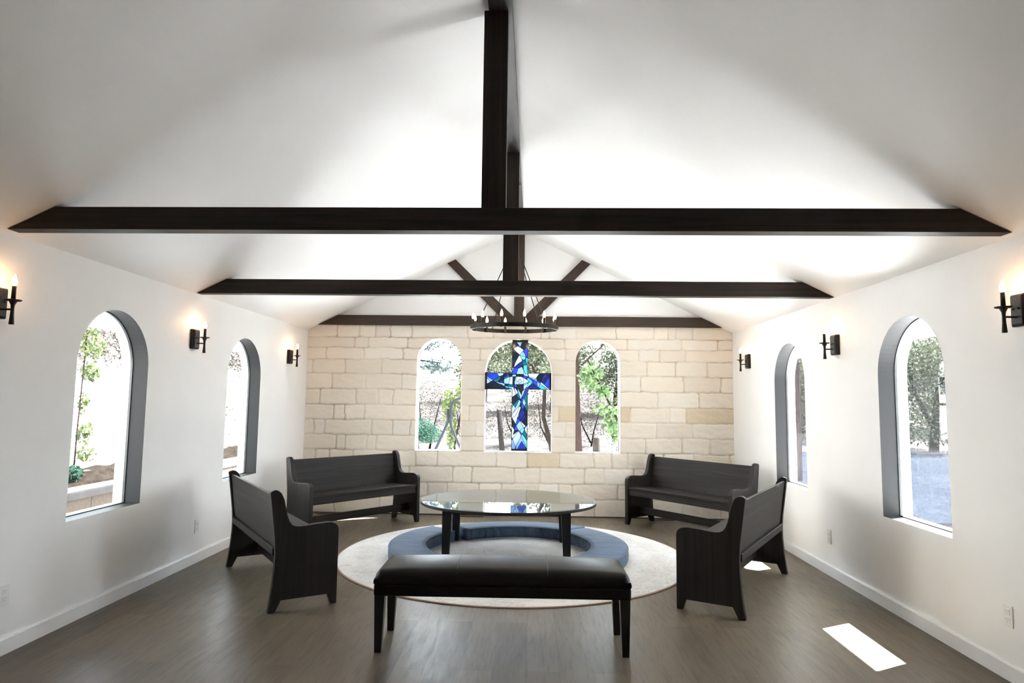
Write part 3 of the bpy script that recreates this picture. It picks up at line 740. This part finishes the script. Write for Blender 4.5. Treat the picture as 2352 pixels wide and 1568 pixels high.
# ------------------------------------------------------------------ stained glass cross
cx0, yb = .034, D-.035
root = empty('stained_glass_cross', (cx0, yb, .822))
tag(root, 'blue stained glass cross hung against the middle arched window', 'cross')
H, HW = 1.424, .097           # height, half width of the upright
AZ0, AZ1 = .788, .990         # arm, above the foot
AXL, AXR = -.452, .406
U0, V0, US = 621, 1487, .001037                    # drawing units of the glass pattern
LEAD = [[(705,205),(650,260),(600,320),(560,400),(540,470)], [(545,235),(580,270),(612,300),(640,350),(660,430),(668,500),(668,715)], [(612,300),(660,320),(712,330)],
 [(540,465),(600,410),(712,330)], [(640,350),(700,400),(712,470)], [(600,470),(655,435),(715,425)], [(530,460),(600,470),(660,440)], [(600,470),(575,540),(555,640),(556,715)],
 [(580,150),(620,205),(642,150)], [(535,225),(590,190),(620,205),(665,240)], [(690,540),(660,480)], [(535,545),(575,540),(715,540)], [(660,260),(685,300),(690,350)],
 [(415,590),(470,560),(560,545),(640,548),(690,562),(760,610),(790,655)], [(345,640),(410,610),(480,580),(560,570),(640,575),(700,605),(738,640)],
 [(285,625),(360,670),(430,700),(480,716)], [(345,640),(430,662),(560,672),(650,665),(738,640)], [(345,640),(420,690),(560,705),(680,680),(738,640)],
 [(220,575),(285,625),(345,655)], [(220,660),(285,625),(345,580),(415,552)], [(220,712),(330,650),(370,610)], [(220,600),(250,640),(285,625)], [(340,540),(370,580),(430,600)],
 [(680,560),(790,590),(900,650),(972,712)], [(690,590),(760,590),(850,640),(950,716)], [(705,716),(775,650),(850,550),(860,538)], [(775,650),(850,700),(870,716)], [(738,640),(775,650)],
 [(830,600),(836,665)], [(890,612),(860,690)], [(935,600),(905,655)], [(970,600),(935,645)], [(415,538),(425,655),(440,716)], [(475,665),(475,716)], [(580,575),(575,650),(590,716)], [(490,560),(500,610),(480,665)],
 [(720,540),(745,600),(700,716)], [(620,600),(650,640),(610,660),(585,640),(620,600)],
 [(545,716),(580,800),(632,880),(640,945),(698,1030)], [(565,716),(600,770),(640,870),(690,960)], [(712,690),(650,760),(640,860),(600,1000),(570,1060),(525,1090)],
 [(714,745),(670,840),(640,945),(600,1060),(575,1160),(545,1290)], [(525,830),(580,790)], [(525,960),(560,900),(600,860)], [(550,1000),(600,890),(620,850)], [(525,1040),(560,1000)],
 [(632,950),(690,1010),(698,1060),(655,1140),(600,1090),(630,990)], [(698,1030),(640,1100),(580,1180),(612,1240),(660,1330),(702,1440)], [(525,1080),(580,1170)], [(525,1180),(560,1230),(612,1240)],
 [(655,1140),(698,1185),(620,1245)], [(700,1190),(650,1290),(580,1440)], [(545,1290),(612,1240)], [(525,1360),(600,1260)], [(525,1310),(575,1440)], [(640,1260),(700,1340)], [(600,1462),(650,1370),(700,1450)],
 [(670,840),(700,900),(660,980)], [(690,716),(660,800)], [(620,760),(645,800)], [(527,905),(560,950)], [(660,1180),(690,1240)]]
KK, NV, TE, RB, LB, PB, TQ, GY, CY = [tuple(.30*c_ for c_ in p_) for p_ in ((.010, .014, .025), (.012, .018, .12), (.008, .09, .13), (.02, .045, .42), (.20, .33, .66), (.36, .48, .72), (.05, .36, .46), (.40, .46, .44), (.16, .55, .60))]
SEEDS = [(556,330,KK), (560,190,KK), (690,180,KK), (670,215,(.10,.05,.04)), (610,170,LB), (550,250,TQ), (695,300,RB), (600,380,GY), (575,410,LB), (650,390,PB), (690,450,TQ), (630,440,NV), (560,500,RB), (620,510,LB), (690,520,TE), (690,380,CY),
 (500,556,KK), (620,558,KK), (240,615,LB), (300,560,RB), (255,600,KK), (260,690,TE), (330,690,KK), (380,650,GY), (310,600,TQ), (380,590,TE), (450,610,LB), (520,630,GY), (620,630,LB), (570,620,CY), (450,640,RB), (450,700,CY), (510,695,TE), (560,690,RB), (640,655,GY), (700,640,GY),
 (700,590,RB), (740,600,TQ), (790,570,GY), (880,570,KK), (940,560,NV), (950,640,RB), (800,630,RB), (860,650,LB), (760,690,NV), (740,680,KK), (830,690,PB), (900,700,TQ), (930,690,GY), (720,680,CY),
 (540,760,GY), (560,760,CY), (620,780,LB), (655,740,KK), (700,720,RB), (690,790,LB), (600,830,GY), (555,860,KK), (540,920,TE), (580,930,LB), (600,960,PB), (690,870,TE), (665,930,RB), (690,960,GY), (645,1040,NV), (670,1060,CY), (600,1030,GY), (550,1110,TQ), (545,1050,CY),
 (700,1110,KK), (620,1150,LB), (560,1250,KK), (545,1200,KK), (660,1190,RB), (600,1210,GY), (690,1230,GY), (660,1260,CY), (580,1300,PB), (540,1350,RB), (550,1430,LB), (620,1330,GY), (670,1340,CY), (640,1430,RB), (600,1400,LB), (690,1300,TE)]
FREE = [KK, TE, RB, LB, PB, TQ, GY, CY, NV]
lines_ = [[((u-U0)*US, (V0-v)*US) for u, v in pl_] for pl_ in LEAD]
def in_cross(x, z): return (abs(x) < HW and .02 < z < H-.02) or (AXL+.02 < x < AXR-.02 and AZ0 < z < AZ1)
def seg_dist(x, z, sg):
    (ax_, az_), (bx_, bz_) = sg; dx, dz = bx_-ax_, bz_-az_
    t_ = max(0, min(1, ((x-ax_)*dx+(z-az_)*dz)/(dx*dx+dz*dz+1e-12))); return math.hypot(x-ax_-t_*dx, z-az_-t_*dz)
segs = []
for k_, q in enumerate(lines_): segs += list(zip(q[:-1], q[1:]))
owner = [k_ for k_, q in enumerate(lines_) for _ in q[1:]]
extra = []
for k_, q in enumerate(lines_):                     # run every loose lead end on to the next lead or the frame
    for e, p in ((q[-1], q[-2]), (q[0], q[1])):
        if math.hypot(q[0][0]-q[-1][0], q[0][1]-q[-1][1]) < .002: continue
        d_ = Vector((e[0]-p[0], e[1]-p[1])).normalized(); x, z = e
        for step in range(70):
            if not in_cross(x, z): break
            if min((seg_dist(x, z, sg) for i, sg in enumerate(segs) if owner[i] != k_)) < .0022: break
            x += d_.x*.002; z += d_.y*.002
        if step: extra.append((e, (x, z)))
segs += extra
b = MB(); cols = []
def cell_grid(x0, x1, z0, z1):
    nx_ = max(1, round((x1-x0)/.0026)); nz_ = max(1, round((z1-z0)/.0026))
    xc = x0+(x1-x0)*(np.arange(nx_)+.5)/nx_; zc = z0+(z1-z0)*(np.arange(nz_)+.5)/nz_
    XX, ZZ = np.meshgrid(xc, zc); dm = np.full(XX.shape, 9.)
    for (ax_, az_), (bx_, bz_) in segs:
        dx, dz = bx_-ax_, bz_-az_; t_ = np.clip(((XX-ax_)*dx+(ZZ-az_)*dz)/(dx*dx+dz*dz+1e-12), 0, 1)
        dm = np.minimum(dm, np.hypot(XX-ax_-t_*dx, ZZ-az_-t_*dz))
    lead = dm < .0027
    reg = np.where(lead, -1, 0); cur = 0; C = np.zeros(XX.shape+(3,)); C[:] = (.0008, .0009, .001)
    for j0 in range(nz_):
        for i0 in range(nx_):
            if reg[j0, i0]: continue
            cur += 1; st_ = [(j0, i0)]; reg[j0, i0] = cur; cells = []
            while st_:
                j_, i_ = st_.pop(); cells.append((j_, i_))
                for jj, ii in ((j_+1, i_), (j_-1, i_), (j_, i_+1), (j_, i_-1)):
                    if 0 <= jj < nz_ and 0 <= ii < nx_ and reg[jj, ii] == 0: reg[jj, ii] = cur; st_.append((jj, ii))
            col = None; S = set(cells)
            for u, v, c_ in SEEDS:
                sx, sz = (u-U0)*US, (V0-v)*US
                if (int((sz-z0)/(z1-z0)*nz_), int((sx-x0)/(x1-x0)*nx_)) in S: col = c_; break
            if col is None: col = FREE[random.Random(cur*31+int(abs(x0)*90)).randrange(len(FREE))]
            for cc_ in cells: C[cc_] = col
    base = len(b.v)
    vs = [(x0+(x1-x0)*i/nx_, 0, z0+(z1-z0)*j_/nz_) for j_ in range(nz_+1) for i in range(nx_+1)]
    fs = [(j_*(nx_+1)+i, j_*(nx_+1)+i+1, (j_+1)*(nx_+1)+i+1, (j_+1)*(nx_+1)+i) for j_ in range(nz_) for i in range(nx_)]
    cols.extend(C.reshape(-1, 3).tolist()); b.add(vs, fs)
cell_grid(-HW, HW, .022, H-.022); cell_grid(AXL+.022, -HW, AZ0, AZ1); cell_grid(HW, AXR-.022, AZ0, AZ1)
gp = b.build('coloured_glass', M_stained, root, fix=False)
ca = gp.data.color_attributes.new('glass', 'FLOAT_COLOR', 'CORNER')
arr = np.ones((len(cols), 4, 4), np.float32); arr[:, :, :3] = np.array(cols, np.float32)[:, None, :]
ca.data.foreach_set('color', arr.ravel())
b = MB(); th = .006; dp = .014
for x0, x1, z0, z1 in ((-HW-th, -HW, 0, AZ0), (HW, HW+th, 0, AZ0), (-HW-th, -HW, AZ1, H), (HW, HW+th, AZ1, H), (AXL, -HW, AZ0-th, AZ0), (HW, AXR, AZ0-th, AZ0), (AXL, -HW, AZ1, AZ1+th), (HW, AXR, AZ1, AZ1+th)):
    b.box(((x0+x1)/2, 0, (z0+z1)/2), (x1-x0, dp, z1-z0))
b.build('lead_frame', M_iron, root)
for x0, x1, z0, z1 in ((-HW-th, HW+th, 0, .024), (-HW-th, HW+th, H-.030, H), (AXL, AXL+.026, AZ0-.012, AZ1+.012), (AXR-.026, AXR, AZ0-.012, AZ1+.012)):
    MB().box(((x0+x1)/2, 0, (z0+z1)/2), (x1-x0, .022, z1-z0)).build('end_cap', M_iron, root, bevel=.002)
MB().box((0, .02, H-.012), (.02, .035, .01)).build('hanger', M_iron, root)

# ------------------------------------------------------------------ outlets, floor registers
def make_outlet():
    root = empty('wall_outlet')
    b = MB(); b.box((.003, 0, 0), (.006, .072, .116)); b.build('cover_plate', M_outlet, root, bevel=.002)
    for z in (-.021, .021):
        r_ = MB().box((.0065, 0, z), (.003, .034, .030)).build('receptacle', M_outlet, root, bevel=.001)
        b = MB()
        for dy in (-.007, .007): b.box((.0082, dy, z+.003), (.001, .0025, .009))
        b.lathe([(.0025, 0), (.0025, .001)], (.0078, 0, z-.009), 8, axis=(1, 0, 0)); b.build('slot', M_slot, r_)
    return root
o0 = make_outlet(); first = True
for s, y, z, lb in ((-1, 5.80, .315, 'white wall outlet on the left wall behind the near left pew'), (-1, 3.685, .33, 'white wall outlet at the left edge of the photo'),
                    (1, 5.812, .325, 'white wall outlet on the right wall near the right pew'), (1, 3.693, .338, 'white wall outlet low on the right wall at the photo edge')):
    o = o0 if first else copy_tree(o0); first = False
    o.location = (s*XR, y, z); o.rotation_euler = (0, 0, 0 if s < 0 else PI); tag(o, lb, 'outlet', 'wall outlets')
M_vent = plain('bronze_register', (.05, .038, .028), .45, .4)
v0 = None
for x, y, lb in ((-.56, 8.36, 'dark floor register by the stone wall behind the oval table'), (-2.36, 8.36, 'dark floor register under the left pew by the stone wall'), (1.82, 8.36, 'dark floor register under the right pew by the stone wall')):
    if v0 is None:
        v0 = o = empty('floor_register')
        b = MB(); b.box((0, -.045, .004), (.31, .012, .008)); b.box((0, .045, .004), (.31, .012, .008)); b.box((-.15, 0, .004), (.012, .1, .008)); b.box((.15, 0, .004), (.012, .1, .008)); b.build('rim', M_vent, o)
        b = MB()
        for k in range(16): b.box((-.135+.018*k, 0, .003), (.006, .08, .006))
        b.build('grille', M_vent, o)
    else: o = copy_tree(v0)
    o.location = (x, y, 0); tag(o, lb, 'vent', 'floor registers along the stone wall')

# ------------------------------------------------------------------ outdoors
def terrain(name, x0, x1, y0, y1, nx, ny, fn, m):
    b = MB(); vs = [(x, y, fn(x, y)) for y in np.linspace(y0, y1, ny) for x in np.linspace(x0, x1, nx)]
    fs = [(j*nx+i, j*nx+i+1, (j+1)*nx+i+1, (j+1)*nx+i) for j in range(ny-1) for i in range(nx-1)]
    b.add(vs, fs, 0, True); return struct(b.build(name, m, fix=False))
def g_back(x, y):
    h = -.10
    if y > 22: h += .10*(y-22)
    return h+.05*math.sin(x*.7+y*.3)*min(1, max(0, (y-9)/6))
terrain('ground', -60, 60, D+WT+.01, 80, 61, 41, g_back, M_ground)
terrain('ground', -4.62, -XR-WT-.01, -12, D+WT+.01, 6, 21, lambda x, y: -.05, M_ground)
terrain('ground', XR+WT+.01, 60, -12, D+WT+.01, 30, 21, lambda x, y: -.10, M_gravel)
M_bounce = soil('pale_bounce', (.70, .70, .71), (.76, .76, .77), 1.5, (.64, .64, .65), .1)  # for unseen pale slabs added to bounce daylight up onto the ceiling
def slab(name, x0, x1, y0, y1, z):
    return struct(MB().box(((x0+x1)/2, (y0+y1)/2, z-.04), (x1-x0, y1-y0, .08)).build(name, M_bounce))
slab('bounce_slab_rear', -XR-WT, XR+WT+2.3, D+WT+.02, 17.5, -.06)  # added behind the end wall, out of view, to reflect sun indoors
slab('bounce_slab_side', XR+WT+.02, XR+WT+2.3, -12, D+WT, -.06)  # added out of view along the right wall to throw light upward
slab('bounce_slab_side', -4.60, -XR-WT-.02, -12, D+WT, -.02)  # left counterpart, also added unseen as a reflector
struct(MB().box((14.0, 15.0, -.075), (17.3, 12.6, .07)).build('driveway', M_gravel))
rn = random.Random(3)
def g_hill(x, y):
    u = -x-4.9
    if u < .35: h = .40+.45*u
    else: h = .5575+.37*(u-.35)
    return h+.08*math.sin(y*.9+x*1.3)*min(1, u*.4)
terrain('hillside', -60, -5.22, -14, 60, 90, 80, g_hill, M_hill)
terrain('garden_bed', -5.27, -4.85, -14, 24, 12, 300, lambda x, y: g_hill(x, y)+rn.uniform(-.012, .03), M_mulch)
root = empty('garden_wall', (-4.62, 5, 0))
MB().box((-.14, 0, .13), (.28, 36, .46)).build('block_courses', M_block, root); MB().box((-.13, 0, .40), (.32, 36, .085)).build('cap_stones', M_cap, root, bevel=.012)
tag(root, 'low tan block garden wall outside the left windows', 'garden wall')

def leaves(n, blobs, size, rs, flat=0.0, aspect=.55, hang=0):
    """random leaf quads filling ellipsoid blobs [(centre, radii, weight)]"""
    W = np.array([bl[2] for bl in blobs], float); W /= W.sum(); ch = rs.choice(len(blobs), n, p=W)
    C = np.array([bl[0] for bl in blobs])[ch]; Rr = np.array([bl[1] for bl in blobs])[ch]
    d = rs.normal(size=(n, 3)); d /= np.linalg.norm(d, axis=1)[:, None]
    r = rs.rand(n)**.42
    P = C+d*Rr*r[:, None]
    a = rs.normal(size=(n, 3)); a[:, 2] *= (1-flat); a[:, 2] -= hang; a /= np.linalg.norm(a, axis=1)[:, None]
    t = rs.normal(size=(n, 3)); bb = np.cross(a, t); bb /= np.linalg.norm(bb, axis=1)[:, None]
    s = size*(.6+.8*rs.rand(n))[:, None]
    a = a*s; bb = bb*s*aspect
    V = np.stack([P-a*.5, P+bb*.5, P+a*.5, P-bb*.5], 1).reshape(-1, 3)
    m = MB(); m.v = [tuple(v) for v in V.tolist()]; m.f = (np.arange(n*4).reshape(n, 4)).tolist(); m.m = [0]*n; m.sm = [False]*n
    return m
def limb(b, pts, r0, r1, n=8):
    k = len(pts); b.tube(pts, [r0+(r1-r0)*i/(k-1) for i in range(k)], n)
def tree(name, base, label, cat, fol_mat, blobs, nleaf, size, trunks, bark=M_bark, seed=1, group=None, **kw):
    root = empty(name, base); rs = np.random.RandomState(seed)
    if nleaf: leaves(nleaf, blobs, size, rs, **kw).build('foliage', fol_mat, root, fix=False)
    if trunks:
        b = MB()
        for pts, r0, r1 in trunks: limb(b, pts, r0, r1)
        b.build('trunk', bark, root)
    tag(root, label, cat, group); return root

# behind the end wall
tree('oak_tree', (3.4, 17.5, -.1), 'large oak whose leafy crown fills the top of the middle window', 'tree', M_oak,
     [((-4.0, -1.0, 3.3), (1.5, 1.2, .9), 3), ((-3.0, -.6, 3.5), (1.3, 1.2, .85), 3), ((-1.9, 0, 4.3), (1.5, 1.5, .8), 1.6), ((-3.6, .3, 4.6), (2.2, 1.6, .8), 2)], 24000, .075,
     [([(0, 0, 0), (-.05, -.1, 1.6), (-.3, -.2, 2.9), (-1.0, -.4, 3.6), (-2.0, -.6, 3.1), (-2.55, -.9, 2.65), (-3.1, -.9, 2.95), (-3.7, -.8, 3.5)], .2, .05), ([(-.1, -.1, 2.0), (.2, .1, 3.2), (.3, .2, 4.6)], .14, .05)], M_bark, 2)
tree('pine_tree', (-4.0, 19, 0), 'pine tree with blue green tufts at the top of the left end window', 'tree', M_pine,
     [((.15, -1.0, 2.75), (.38, .4, .26), 2), ((-.15, -1, 2.25), (.38, .4, .16), 1.2), ((1.15, -.8, 3.05), (.55, .4, .22), 2), ((1.5, -.8, 2.45), (.5, .5, .25), 1.5), ((.8, -.8, 3.0), (.3, .4, .2), .8)], 1900, .16,
     [([(-.2, 0, 0), (-.25, 0, 2), (-.2, 0, 4), (0, 0, 6)], .16, .05), ([(-.2, 0, 1.9), (.2, -.7, 2.3), (.8, -.8, 2.6), (1.6, -.8, 2.5)], .06, .02), ([(-.2, 0, 2.4), (.4, -.8, 2.8), (1.2, -.8, 3.0)], .05, .02)], M_bark, 3, aspect=.18)
tree('red_barked_tree', (1.16, 13.2, -.1), 'slim reddish tree trunk at the left side of the right end window', 'tree', M_oak,
     [((.2, .2, 3.3), (.9, .6, .5), 1), ((1.0, .4, 2.9), (.6, .5, .3), .8), ((0, 0, 5), (1.5, 1.5, 1), 2)], 1500, .12,
     [([(0, 0, 0), (-.06, 0, 1.2), (-.1, 0, 2.4), (.05, 0, 3.6), (0, 0, 5.5)], .075, .05), ([(-.08, 0, 2.2), (.5, .1, 2.75), (1.2, .3, 2.9)], .022, .008)], M_redbark, 4)
tree('young_maple', (1.75, 11.4, -.1), 'young bright green leafy tree hanging inside view of the right end window', 'tree', M_maple,
     [((-.55, 0, 1.98), (.24, .3, .27), 2.2), ((-.32, 0, 1.72), (.15, .2, .12), .6), ((-.22, 0, 1.42), (.30, .3, .15), 1.2), ((-.12, 0, 1.16), (.22, .25, .26), 1.6), ((.02, .1, .90), (.18, .2, .12), .5)], 560, .085,
     [([(0, 0, 0), (.02, 0, .6), (-.05, 0, 1.2), (-.4, 0, 1.9), (-.6, 0, 2.3)], .025, .01)], M_bark, 5, aspect=.8, hang=.6)
tree('dark_stem_tree', (.66, 14.5, -.1), 'twisted dark many stemmed tree at the right edge of the middle window', 'tree', M_oak,
     [((.1, 0, 2.1), (.5, .5, .4), 1)], 500, .10,
     [([(.05, 0, 0), (-.05, 0, .6), (-.22, 0, 1.2), (-.2, 0, 1.8), (-.5, .1, 2.4)], .06, .03), ([(.1, .1, 0), (.1, .1, .7), (-.05, .1, 1.4), (.05, .1, 2.3)], .05, .03), ([(.0, .1, .3), (.16, .1, 1.0), (.1, .1, 1.9)], .05, .02)], M_bark, 6)
tree('dark_bush', (-2.15, 13.5, -.1), 'low dark blue green bush at the foot of the left end window', 'bush', M_shrub,
     [((0, 0, .93), (.36, .4, .26), 2), ((.22, 0, .85), (.3, .4, .18), 1)], 3000, .045, [([(.05, 0, 0), (.0, 0, .45), (-.05, 0, .9)], .04, .02)], M_bark, 7)
tree('lime_vine', (-1.12, 12.4, -.1), 'yellow green vine behind the steel pipe stand', 'vine', M_lime,
     [((0, 0, 1.65), (.20, .2, .32), 1), ((-.28, 0, 1.45), (.12, .2, .35), .8), ((-.20, 0, .95), (.10, .2, .35), .8), ((.12, 0, 1.2), (.16, .2, .3), 1)], 900, .075,
     [([(-.1, 0, 0), (-.15, 0, .7), (-.05, 0, 1.3), (.1, 0, 2.1)], .02, .008)], M_bark, 8, aspect=.8)
tree('red_leaf_shrub', (-1.05, 13.4, -.1), 'small reddish leafed shrub under the yellow green vine', 'bush', M_red,
     [((0, 0, .72), (.26, .3, .2), 1)], 260, .09, [([(0, 0, 0), (0, 0, .7)], .02, .01)], M_bark, 9)
bi = 0
DB = ['dry grey brown brush on the slope seen low in the middle window', 'dry twiggy brush behind the leaning post', 'grey dry brush at the right of the middle window', 'dry brush beyond the pipe stand in the left end window',
      'pale brush far behind the young maple', 'grey green brush at the right of the right end window']
for x, y, z, rx, rz, n_, mt in ((-1.75, 20, .9, .8, .75, 1500, M_brush), (-.35, 22.2, 1.0, .9, .8, 1500, M_brush), (.75, 19.6, 1.2, .7, .9, 1300, M_brush), (-3.1, 21, 1.4, .8, .8, 900, M_brush), (2.15, 22, 1.2, .6, 1.1, 1100, M_brush), (2.75, 18.5, 1.1, .55, 1.2, 1100, M_oak)):
    tree('dry_shrub', (x, y, -.1), DB[bi], 'bush', mt, [((0, 0, z), (rx, .7, rz), 1)], int(n_*2.2), .062,
         [([(0, 0, 0), (.1, 0, .6), (.35, 0, z+.3)], .035, .012), ([(0, 0, .2), (-.3, 0, .8), (-.4, 0, z+.4)], .03, .01)], M_bark, 20+bi, 'dry shrubs behind the chapel', aspect=.3); bi += 1
o = MB().tube([(-.46, 14, -.1), (-.44, 14, 1.32)], .055, 8)
post = o.build('leaning_post', M_post); tag(post, 'leaning weathered post among the brush in the middle window', 'post')
post.location = (.05, 0, 0); post.rotation_euler = (0, -.10, 0)
# far backdrop of trees on the rise
FB = ['distant oak behind the left stone pier', 'distant oak behind the stained glass cross', 'distant oak right of the cross',
      'distant oak behind the reddish trunk', 'distant oak at the far right of the end windows']
for k_, (x, y) in enumerate(((-2.6, 37), (-.3, 32), (2.0, 36), (4.2, 32), (7.0, 36))):
    z0 = g_back(x, y)
    tree('distant_oak', (x, y, z0), FB[k_], 'tree', M_oak, [((0, 0, 2.0), (1.9, 1.5, 1.1), 1), ((.5, 0, 3.0), (1.3, 1.3, .8), .7)], 3600, .15, [([(0, 0, 0), (.1, 0, 1.2), (.3, 0, 2.5)], .18, .07)], M_bark, 40+k_, 'distant oaks on the rise')
# steel pipe stand
root = empty('pipe_stand', (0, 10.5, -.1)); b = MB()
MB().tube([(-1.62, 0, .22), (-1.50, 0, .45), (-1.333, 0, .809), (-1.19, 0, 1.14), (-1.163, 0, 1.22), (-1.163, 0, 1.41)], .022, 10).build('pipe', M_pipe, root)
MB().tube([(-.72, 0, .42), (-.80, 0, .52), (-.97, 0, .84), (-1.10, 0, 1.12), (-1.116, 0, 1.20), (-1.116, 0, 1.42), (-1.10, 0, 1.50), (-1.06, 0, 1.56), (-.99, 0, 1.585), (-.75, 0, 1.59)], .022, 10).build('pipe', M_pipe, root)
MB().box((-1.66, 0, .11), (.12, .12, .22)).build('footing', M_pedestal, root); MB().box((-.68, 0, .22), (.12, .12, .44)).build('footing', M_pedestal, root)
tag(root, 'bent grey steel pipe stand outside the left end window', 'pipe stand')
b = MB().lathe([(.075, 0), (.072, .1), (.058, .7), (.05, 1.0), (.044, 1.02)], (0, 0, 0), 14)
tag(b.build('stone_pedestal', M_pedestal, loc=(1.172, 10, -.1)), 'weathered stone pedestal outside the right end window', 'pedestal')

# right side: dense trees beyond the drive
RT = ['dense grey green tree outside the near right window', 'tall bushy oak further along outside the near right window', 'leafy oak seen through the far right window', 'small oak beyond the drive outside the far right window', 'oak standing on the far side of the drive']
for k_, (x, y, sc_) in enumerate(((13.6, 22.4, 1.0), (10.2, 24.9, .85), (9.4, 30.5, 1.0), (14.5, 32.5, 1.2), (18.8, 27.5, 1.2))):
    tree('roadside_oak', (x, y, -.1), RT[k_], 'tree', M_oak, [((0, 0, 1.9*sc_), (2.1*sc_, 1.6*sc_, 1.75*sc_), 2.4), ((.6, 0, 3.4*sc_), (1.8*sc_, 1.6*sc_, 1.1*sc_), 1.6), ((-.8, 0, 3.0*sc_), (1.4*sc_, 1.4*sc_, 1.0*sc_), 1.2)], 15000, .105,
         [([(0, 0, 0), (.1, 0, 1.2), (.3, 0, 2.6)], .16, .06), ([(.05, 0, .8), (-.5, 0, 1.9), (-.8, 0, 3)], .1, .04)], M_bark, 60+k_, 'oaks beyond the drive')
tree('slim_tree', (5.5, 13.25, -.1), 'bare slim trunk outside the far right window', 'tree', M_oak, [((0, 0, 4.2), (1.0, 1.0, .8), 1)], 700, .14, [([(0, 0, 0), (.03, 0, 1.5), (-.03, 0, 3), (0, 0, 4.4)], .055, .04)], M_redbark, 70)
# unseen tree added only to keep sun off the middle and right end windows
tree('unseen_shade_tree', (5.0, 11.0, -.1), 'unseen pine added off the right rear corner to shade the end windows', 'tree', M_pine, [((0, 0, 7.4), (1.25, 1.0, 1.1), 2), ((-.1, 0, 8.6), (.9, .8, .8), 1)], 3600, .22,
     [([(0, 0, 0), (.05, 0, 3), (0, 0, 8)], .16, .06)], M_bark, 71)
# left side: young staked vine by the near window, brush on the bank
tree('young_vine_tree', (-5.20, 7.60, .53), 'slim young tree with green leaf clusters outside the near left window', 'tree', M_lime,
     [((0, .06, 1.72), (.14, .14, .14), 1), ((.02, .14, 1.52), (.15, .16, .16), 1.2), ((.0, .16, 1.22), (.11, .13, .14), .9), ((0, .1, .85), (.07, .08, .16), .5), ((0, .16, .48), (.10, .12, .16), .9), ((0, .2, .22), (.10, .12, .1), .5), ((0, 0, 2.2), (.2, .2, .25), 1)], 1000, .052,
     [([(0, 0, 0), (0, .01, .5), (.01, .03, 1.2), (.0, .08, 1.9), (0, .1, 2.3)], .011, .005)], M_redbark, 80, aspect=.7)
tree('bedding_plant', (-5.06, 7.28, .47), 'small dark green plant at the foot of the slim young tree', 'plant', M_shrub, [((0, .1, .10), (.10, .16, .10), 1)], 220, .06, [], M_bark, 81)
rs = np.random.RandomState(90); bl = []
for k_ in range(170):
    x = -rs.uniform(8.8, 16); y = rs.uniform(11, 33); bl.append(((x, y, g_hill(x, y)+.22), (.8, .9, .36), 1))
o = leaves(30000, bl, .16, rs, aspect=.16).build('hillside_brush', M_brush, fix=False); tag(o, 'dry brush covering the bank above the left windows', 'brush', kind='stuff')
tree('bare_twig_shrub', (-5.6, 11.9, .68), 'sparse twiggy shrub outside the far left window', 'bush', M_brush, [((0, 0, .5), (.3, .5, .5), 1)], 90, .05,
     [([(0, -.3, 0), (0, .1, .3), (0, .5, .55)], .014, .005), ([(0, -.2, .05), (0, -.1, .5), (0, 0, .9)], .012, .004)], M_bark, 91)
